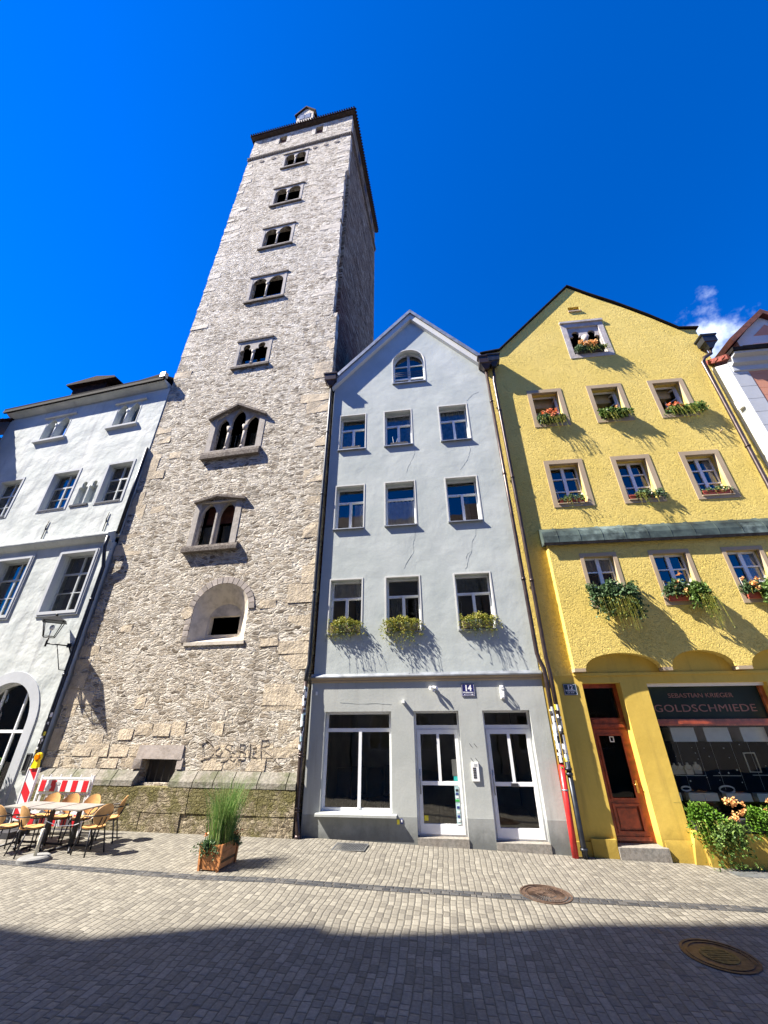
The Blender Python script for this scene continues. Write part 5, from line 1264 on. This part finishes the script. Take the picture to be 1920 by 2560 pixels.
m.build('bracket', None, o)

# ================================================================== street furniture
random.seed(41)
Y13 = radians(-12)
# wooden planter with tall grass
o = empty('wooden_planter', (-3.175, 9.57, .08), radians(-12.5), 'square wooden planter box of tall green grass standing alone on the paving', 'planter')
m = M().use('planter_wood')
def ring_board(z0, z1, w0, w1, l0, l1, th=.022):
    m.hexa([(-w0, -l0, z0), (w0, -l0, z0), (w0, -l0+th, z0), (-w0, -l0+th, z0), (-w1, -l1, z1), (w1, -l1, z1), (w1, -l1+th, z1), (-w1, -l1+th, z1)])
    m.hexa([(-w0, l0-th, z0), (w0, l0-th, z0), (w0, l0, z0), (-w0, l0, z0), (-w1, l1-th, z1), (w1, l1-th, z1), (w1, l1, z1), (-w1, l1, z1)])
    for s_ in (-1, 1):
        a, b = (w0, w1)
        m.hexa([(s_*a-(th if s_ > 0 else 0), -l0+th, z0), (s_*a+(0 if s_ > 0 else th), -l0+th, z0), (s_*a+(0 if s_ > 0 else th), l0-th, z0), (s_*a-(th if s_ > 0 else 0), l0-th, z0),
                (s_*b-(th if s_ > 0 else 0), -l1+th, z1), (s_*b+(0 if s_ > 0 else th), -l1+th, z1), (s_*b+(0 if s_ > 0 else th), l1-th, z1), (s_*b-(th if s_ > 0 else 0), l1-th, z1)])
for k in range(3): z0 = .02+k*.122; ring_board(z0, z0+.117, .18+k*.012, .19+k*.012, .28+k*.006, .284+k*.006)
m.build('box', None, o)
for sx in (-1, 1):
    for sy in (-1, 1):
        m = M().use('planter_wood'); x, y = sx*.19, sy*.285; m.hexa([(x-.02, y-.02, 0), (x+.02, y-.02, 0), (x+.02, y+.02, 0), (x-.02, y+.02, 0), (x-.02+sx*.03, y-.02, .39), (x+.02+sx*.03, y-.02, .39), (x+.02+sx*.03, y+.02, .39), (x-.02+sx*.03, y+.02, .39)]); m.build('corner_post', None, o)
m = M().use('leaf_brown'); m.box(-.19, .19, -.27, .27, .1, .345); m.build('soil', None, o)
m = M().use('grass_blade')
for _ in range(760):
    x, y = random.gauss(0, .085), random.gauss(.02, .12); L_ = random.uniform(.6, 1.2); lean = random.uniform(.08, .45); a = math.atan2(y-.0, x)+random.gauss(0, .7)
    w = random.uniform(.004, .009); b0 = Vector((x, y, .33)); ww = Vector((random.gauss(0, 1), random.gauss(0, 1), 0)).normalized()*w; prev = None
    for k in range(5):
        f_ = k/4; c_ = b0+Vector((cos(a)*lean*f_*f_*L_, sin(a)*lean*f_*f_*L_, L_*f_*(1-.12*f_*lean*3))); wv = ww*(1-f_*.9)
        cur = (m.bm.verts.new(c_-wv), m.bm.verts.new(c_+wv))
        if prev: m.bm.faces.new((prev[0], prev[1], cur[1], cur[0]))
        prev = cur
m.build('grass', None, o, fix=False)
m = M().use('leaf_dark')
for _ in range(700): x, y = random.gauss(.03, .09), random.gauss(.12, .1); m.leaf((x, y, random.uniform(.33, .68)), .06, Vector((x*2, y, random.uniform(.5, 2))), .15)
trailing(m, -.2, .05, -.2, .34, 60, .1, .16, .16, .035, 6, .15); trailing(m, .02, .2, .2, .35, 30, .1, .05, .1, .04, 6, .15)
m.build('underplanting', None, o, fix=False)
m = M().use('flower_orange')
for p in ((.2, .18, .5), (.22, .2, .47), (-.2, -.22, .5)):
    for _ in range(9): m.leaf(Vector(p)+Vector((random.gauss(0, .02),)*3), .04, None, .6)
m.build('flower', None, o, fix=False)


def chair(loc, rz, label):
    o = empty('cafe_chair', loc, rz, label, 'chair', 'bistro chairs round the cafe tables')
    m = M().use('chair_wood')       # round slightly dished seat; sitter faces +y
    m.grid(lambda u, v: Vector((.21*v*cos(2*pi*u), .21*v*sin(2*pi*u), .462-.012*(1-v*v))), 24, 4); m.disc((0, 0, .435), .2, .016, 24, .212); m.build('seat', None, o)
    m = M().use('chair_wood')
    def bk(u, v, off): x = .205*v*cos(2*pi*u); z = .19*v*sin(2*pi*u); return Vector((x*(1-.12*(z < 0)*(-z/.19)), -.2-(z+.19)*.22-off+x*x*1.3, .665+z))
    m.grid(lambda u, v: bk(u, v, 0), 28, 5); m.grid(lambda u, v: bk(u, v, .014), 28, 5); m.grid(lambda u, v: bk(u, 1, .014*v), 28, 1); m.build('backrest', None, o)
    for sx in (-1, 1):
        m = M().use('chair_metal'); m.tube([(sx*.16, .15, .43), (sx*.2, .2, 0)], .014, 8); m.build('leg', None, o)
        m = M().use('chair_metal'); m.tube([(sx*.15, -.14, .43), (sx*.2, -.24, 0)], .014, 8); m.build('leg', None, o)
    m = M().use('chair_metal')
    m.tube([(.2, .16, .43), (.25, .14, .6), (.255, 0, .66), (.23, -.18, .665), (.12, -.3, .665), (0, -.325, .665), (-.12, -.3, .665), (-.23, -.18, .665), (-.255, 0, .66), (-.25, .14, .6), (-.2, .16, .43)], .011, 8)
    m.tube([(.19*cos(a), .19*sin(a), .425) for a in [k*pi/10 for k in range(21)]], .013, 6, caps=False); m.tube([(-.06, -.14, .43), (-.05, -.22, .5), (-.05, -.27, .62)], .01, 6); m.tube([(.06, -.14, .43), (.05, -.22, .5), (.05, -.27, .62)], .01, 6)
    m.build('frame', None, o)
    m = M().use('zinc'); m.sphere((0, -.335, .665), .018, 8); m.build('bolt', None, o)
    return o


c0 = chair((-6.2, 10.42, .08), radians(66), 'bistro chair at the right end of the tables, nearest the camera, seat turned left')
for (x, y, a, lb) in ((-6.42, 11.28, 108, 'bistro chair at the right end of the tables, closest to the mossy plinth'), (-7.05, 11.3, 178, 'wooden-backed chair behind the rightmost cafe table, facing the camera'), (-7.62, 11.42, 186, 'wooden-backed chair behind the middle cafe table, facing the camera'),
                      (-8.2, 11.55, 180, 'wooden-backed chair behind the left cafe table, in front of the beacon'), (-7.5, 10.4, -28, 'bistro chair seen from behind in front of the middle cafe table'), (-8.12, 10.52, -25, 'bistro chair seen from behind, cut by the left frame edge')):
    c1 = copy_tree(c0); c1.location = (x, y, .08); c1.rotation_euler = (0, 0, radians(a)); c1['label'] = lb


def table(loc, rz, label):
    o = empty('cafe_table', loc, rz, label, 'table', 'cafe tables pushed together')
    m = M().use('table_top'); m.plate([(x, y) for x, y in rect(-.33, .33, -.33, .33)], [], -.0125, .0125)
    for v in m.bm.verts: x, y, z = v.co; v.co = (x, z, .735-y)
    m.build('top', None, o)
    m = M().use('chair_metal'); m.box(-.035, .035, -.035, .035, .03, .72); m.build('pedestal', None, o)
    m = M().use('chair_metal')
    for k in range(4): a = pi/4+k*pi/2; m.tube([(0, 0, .08), (.36*cos(a), .36*sin(a), .02)], .022, 6)
    m.build('foot', None, o)
    return o


t0 = table((-6.78, 10.72, .08), Y13, 'square cafe table at the right end of the row')
for x, y, lb in ((-7.47, 10.86, 'square cafe table in the middle of the row'), (-8.16, 11.02, 'square cafe table at the left end of the row')):
    t1 = copy_tree(t0); t1.location = (x, y, .08); t1['label'] = lb
# parasol foot
o = empty('parasol_base', (-6.95, 9.98, .08), 0, 'round grey concrete parasol base with short empty pole', 'parasol base')
m = M().use('concrete'); m.disc((0, 0, 0), .27, .055, 32); m.disc((0, 0, .056), .265, .02, 32, .235); m.build('slab', None, o)
m = M().use('bust_cream'); m.tube([(0, 0, .07), (0, 0, .5)], .027, 10); m.sphere((0, -.028, .25), .012, 6); m.build('pole', None, o)
m = M().use('jewel_white'); m.tube([(-.05, .05, .62), (.15, .2, .5), (.35, .4, .48), (.6, .5, .56), (.75, .55, .66)], .006, 5); m.build('rope', None, o)
# barrier and beacon
o = empty('barrier', (-8.12, 11.95, .08), radians(-10), 'white metal street barrier with red and white striped boards leaning before the tower plinth', 'barrier')
m = M().use('sign_white')
w = .76
for x in (-w, w): m.box(x-.02, x+.02, -.02, .02, 0, 1.2)
for z in (1.12, .80, .42, .1): m.box(-w+.02, w-.02, -.018, .018, z, z+.035)
for k in range(5): x = -w+.25+k*.3; m.box(x-.012, x+.012, -.012, .012, 1.155, 1.22)
for k in range(8): x = -w+.1+k*.19; m.box(x-.012, x+.012, -.01, .01, .455, .8); m.box(x+.03, x+.05, -.01, .01, .455, .8)
m.build('frame', None, o)
for zb in (.86, .17):
    m = M().use('sign_white'); m.box(-w+.03, w-.03, -.04, -.022, zb, zb+.24)
    m.use('sign_red')
    for k in range(5):
        x = -w+.06+k*.31; x2 = min(x+.15, w-.035)
        m.prism([(x, zb+.003), (x2, zb+.003), (x2, zb+.237), (x, zb+.237)], -.044, -.041)
    if zb > .5: m.use('sign_white').box(-.42, -.36, -.047, -.0445, zb+.06, zb+.12); m.use('grey_paint').box(-.25, -.13, -.047, -.0445, zb+.14, zb+.2)
    m.build('striped_board', None, o)
o = empty('warning_beacon', (-8.98, 11.86, .08), radians(-10), 'upright red and white chevron beacon board with yellow warning lamp on top', 'beacon')
m = M().use('sign_white'); m.box(-.135, .135, -.02, .02, .3, 1.36); m.use('sign_red')
for k in range(4):
    z = 1.36-k*.5
    P_ = [(-.13, z), (.13, z-.26), (.13, z-.0), (-.13, z+.24)]
    P_ = [(x, max(.31, min(1.355, zz))) for x, zz in P_]
    if z > .3: m.prism(P_, -.024, -.0205)
m.build('board', None, o)
m = M().use('sign_white'); m.box(-.16, -.136, -.03, .03, .25, 1.38); m.box(.136, .16, -.03, .03, .25, 1.38); m.build('edge_rail', None, o)
m = M().use('box_black'); m.box(-.2, .2, -.28, .28, 0, .12); m.build('foot', None, o)
m = M().use('lamp_yellow'); m.hexa([(-.09, -.05, 1.37), (.09, -.05, 1.37), (.09, .05, 1.37), (-.09, .05, 1.37), (-.06, -.04, 1.53), (.06, -.04, 1.53), (.06, .04, 1.53), (-.06, .04, 1.53)])
m.tube([(0, -.03, 1.61), (0, .03, 1.61)], .1, 20); ol = m.build('lamp_housing', None, o)
m = M().use('lamp_amber'); m.tube([(0, -.06, 1.61), (0, -.031, 1.61)], [.06, .085], 20); m.build('lens', None, ol)

# manhole covers, grates
def manhole(x, y, R_, label, ochre=False):
    # lies with the slope of the street
    z = gz(x)+.006; o = empty('manhole_cover', (x, y, z), 0, label, 'manhole cover', None)
    o.rotation_euler = (0, .03 if x > -2 else 0, 0)
    m = M().use('cast_iron')
    def annulus(r0, r1, z0, z1, n=48):
        for k in range(n):
            a, b = 2*pi*k/n, 2*pi*(k+1)/n
            P0 = [(r0*cos(a), r0*sin(a)), (r1*cos(a), r1*sin(a)), (r1*cos(b), r1*sin(b)), (r0*cos(b), r0*sin(b))]
            m.face([(p[0], p[1], z1) for p in P0])
            m.face([(r1*cos(a), r1*sin(a), z0), (r1*cos(b), r1*sin(b), z0), (r1*cos(b), r1*sin(b), z1), (r1*cos(a), r1*sin(a), z1)])
            m.face([(r0*cos(b), r0*sin(b), z0), (r0*cos(a), r0*sin(a), z0), (r0*cos(a), r0*sin(a), z1), (r0*cos(b), r0*sin(b), z1)])
    annulus(R_*.93, R_, -.01, .006); m.build('rim', None, o, fix=False)
    m = M().use('cast_iron')
    m.disc((0, 0, -.01), R_*.92, .006, 40)
    annulus(R_*.78, R_*.84, -.005, .005)
    m.build('lid', None, o, fix=False)
    m = M().use('cast_ochre' if ochre else 'cast_iron')
    if ochre:
        m.disc((0, 0, -.004), R_*.5, .008, 40)
        for k in range(5): m.box(-R_*.35, R_*.35, -R_*.3+k*R_*.13, -R_*.24+k*R_*.13, .0041, .008)
    else:
        for ring, (ra, rb, n) in enumerate(((.1, .36, 22), (.42, .72, 44))):
            for k in range(n):
                a = 2*pi*k/n; dw = R_*.55/n
                p0, p1 = Vector((cos(a), sin(a), 0))*R_*ra, Vector((cos(a), sin(a), 0))*R_*rb; nn = Vector((-sin(a), cos(a), 0))*dw*(1 if ring else .8)
                m.hexa([tuple(p0-nn+Vector((0, 0, -.004))), tuple(p1-nn+Vector((0, 0, -.004))), tuple(p1+nn+Vector((0, 0, -.004))), tuple(p0+nn+Vector((0, 0, -.004))), tuple(p0-nn*.8+Vector((0, 0, .006))), tuple(p1-nn*.8+Vector((0, 0, .006))), tuple(p1+nn*.8+Vector((0, 0, .006))), tuple(p0+nn*.8+Vector((0, 0, .006)))])
    m.build('relief', None, o, fix=False)
manhole(2.62, 8.62, .41, 'sunlit brown cast-iron manhole cover with radial ribs set in the gutter line')
manhole(4.10, 6.83, .41, 'shaded manhole cover with ochre centre at the lower right', True)
o = empty('drain_grate', (-.78, 10.9, gz(-.78)+.005), radians(-9), 'rectangular steel grate in the paving below the shop window', 'grate')
m = M().use('grate_metal'); m.box(-.36, .36, -.27, -.245, 0, .012); m.box(-.36, .36, .245, .27, 0, .012); m.box(-.36, -.335, -.244, .244, 0, .012); m.box(.335, .36, -.244, .244, 0, .012); m.build('rim', None, o)
m = M().use('grate_metal')
for k in range(19): m.box(-.325+k*.035, -.313+k*.035, -.244, .244, .001, .01)
m.build('bars', None, o); m = M().use('box_black'); m.box(-.334, .334, -.244, .244, -.003, .0005); m.build('pit', None, o)
o = empty('cellar_cover', FY.at(3.05, -.55, gz(7.1)+.0), FY.a, 'flat grey metal cellar cover in the paving below the flower trough', 'cover')
m = M().use('grate_metal'); m.box(-.5, .5, -.16, .16, -.02, .012); m.build('plate', None, o)
# small stickers under the shop window
o = empty('wall_sticker', FH.at(-.36, -.02, .42), FH.a, 'small yellow and blue stickers on the wall below the shop sill', 'sticker')
m = M().use('sticker_yellow'); m.box(-.06, .0, -.004, .0, -.06, .03); m.use('sticker_navy').box(.02, .08, -.004, 0, -.05, .05); m.use('sticker_white').box(.035, .065, -.006, -.0045, -.02, .03); m.build('sheet', None, o)

# ================================================================== the other side of the street (behind the camera; shades the foreground, mirrored in the panes)
EDGE = [(-16, 7.6), (-5.23, 7.26), (-4.85, 7.18), (-4.46, 7.07), (-3.65, 6.89), (-3.19, 6.97), (-2.44, 7.09), (-2.09, 7.22), (-1.47, 7.26), (-.79, 7.31), (-.7, 7.13), (-.04, 7.12), (.89, 7.24), (1.73, 7.35), (2.2, 7.47), (2.84, 7.61), (3.93, 7.68), (5.52, 7.8)]
tt = 33.3; hh = tt*.0+22*tan(SEL)
o = empty('shadow_house_opposite', (0, 0, 0), 0, 'unseen tall house across the street, outline shaped to cast the foreground shadow', 'house')
top = [(x-22*cos(SAZ), y-22*sin(SAZ)) for x, y in EDGE]  # unseen caster: outline worked back along the sun from the paving's shadow edge
m = M().use('opposite_plaster')
V0 = [m.bm.verts.new((x, y, -.5)) for x, y in top]+[m.bm.verts.new((top[-1][0], -16, -.5)), m.bm.verts.new((top[0][0], -16, -.5))]
V1 = [m.bm.verts.new((v.co.x, v.co.y, hh)) for v in V0]; n_ = len(V0)
m.bm.faces.new(V1); m.bm.faces.new(V0[::-1])
for i in range(n_): m.bm.faces.new((V0[i], V0[(i+1) % n_], V1[(i+1) % n_], V1[i]))
m.build('wall', None, o)
fo = F((-1, -1.7), -8)
for k, (u0, u1, ez, rz2, lb) in enumerate(((-13, -4.5, 14.5, 18, 'plain rendered house across the street, left of the camera'), (-4.4, 3.5, 13, 17.5, 'plain rendered house across the street, behind the camera'), (3.6, 13, 14, 18.5, 'plain rendered house across the street, right of the camera'))):
    o = empty('house_opposite', fo.at(u0, 0, 0), fo.a, lb, 'house')
    w = u1-u0
    m = M().use(('opposite_plaster', 'grey_plinth', 'opposite_plaster')[k]); m.plate(rect(0, w, -.5, ez), [rect(x, x+1.1, z, z+1.7) for x in (1, 3.3, 5.6) for z in (1, 4.4, 7.8, 11)], -.3, 0); m.box(0, w, -9, -.9, -.5, ez); m.build('wall', None, o)
    m = M().use('tile_old'); m.xprism([(.4, ez-.1), (.4, ez+.05), (-4.5, rz2), (-9.4, ez+.05), (-9.4, ez-.1)], -.05, w+.05); m.build('roof', None, o)
    for x in (1, 3.3, 5.6):
        for z in (1, 4.4, 7.8, 11):
            m = M().use('white_paint'); m.plate(rect(x, x+1.1, z, z+1.7), [rect(x+.07, x+.52, z+.07, z+1.63), rect(x+.58, x+1.03, z+.07, z+1.63)], -.2, -.14); wn = m.build('window', None, o)
            m = M().use('pane_glass'); m.face([(x, -.17, z), (x, -.17, z+1.7), (x+1.1, -.17, z+1.7), (x+1.1, -.17, z)]); m.build('pane', None, wn, fix=False)
for x in bpy.data.objects:
    if x.type == 'MESH': x.data.validate()
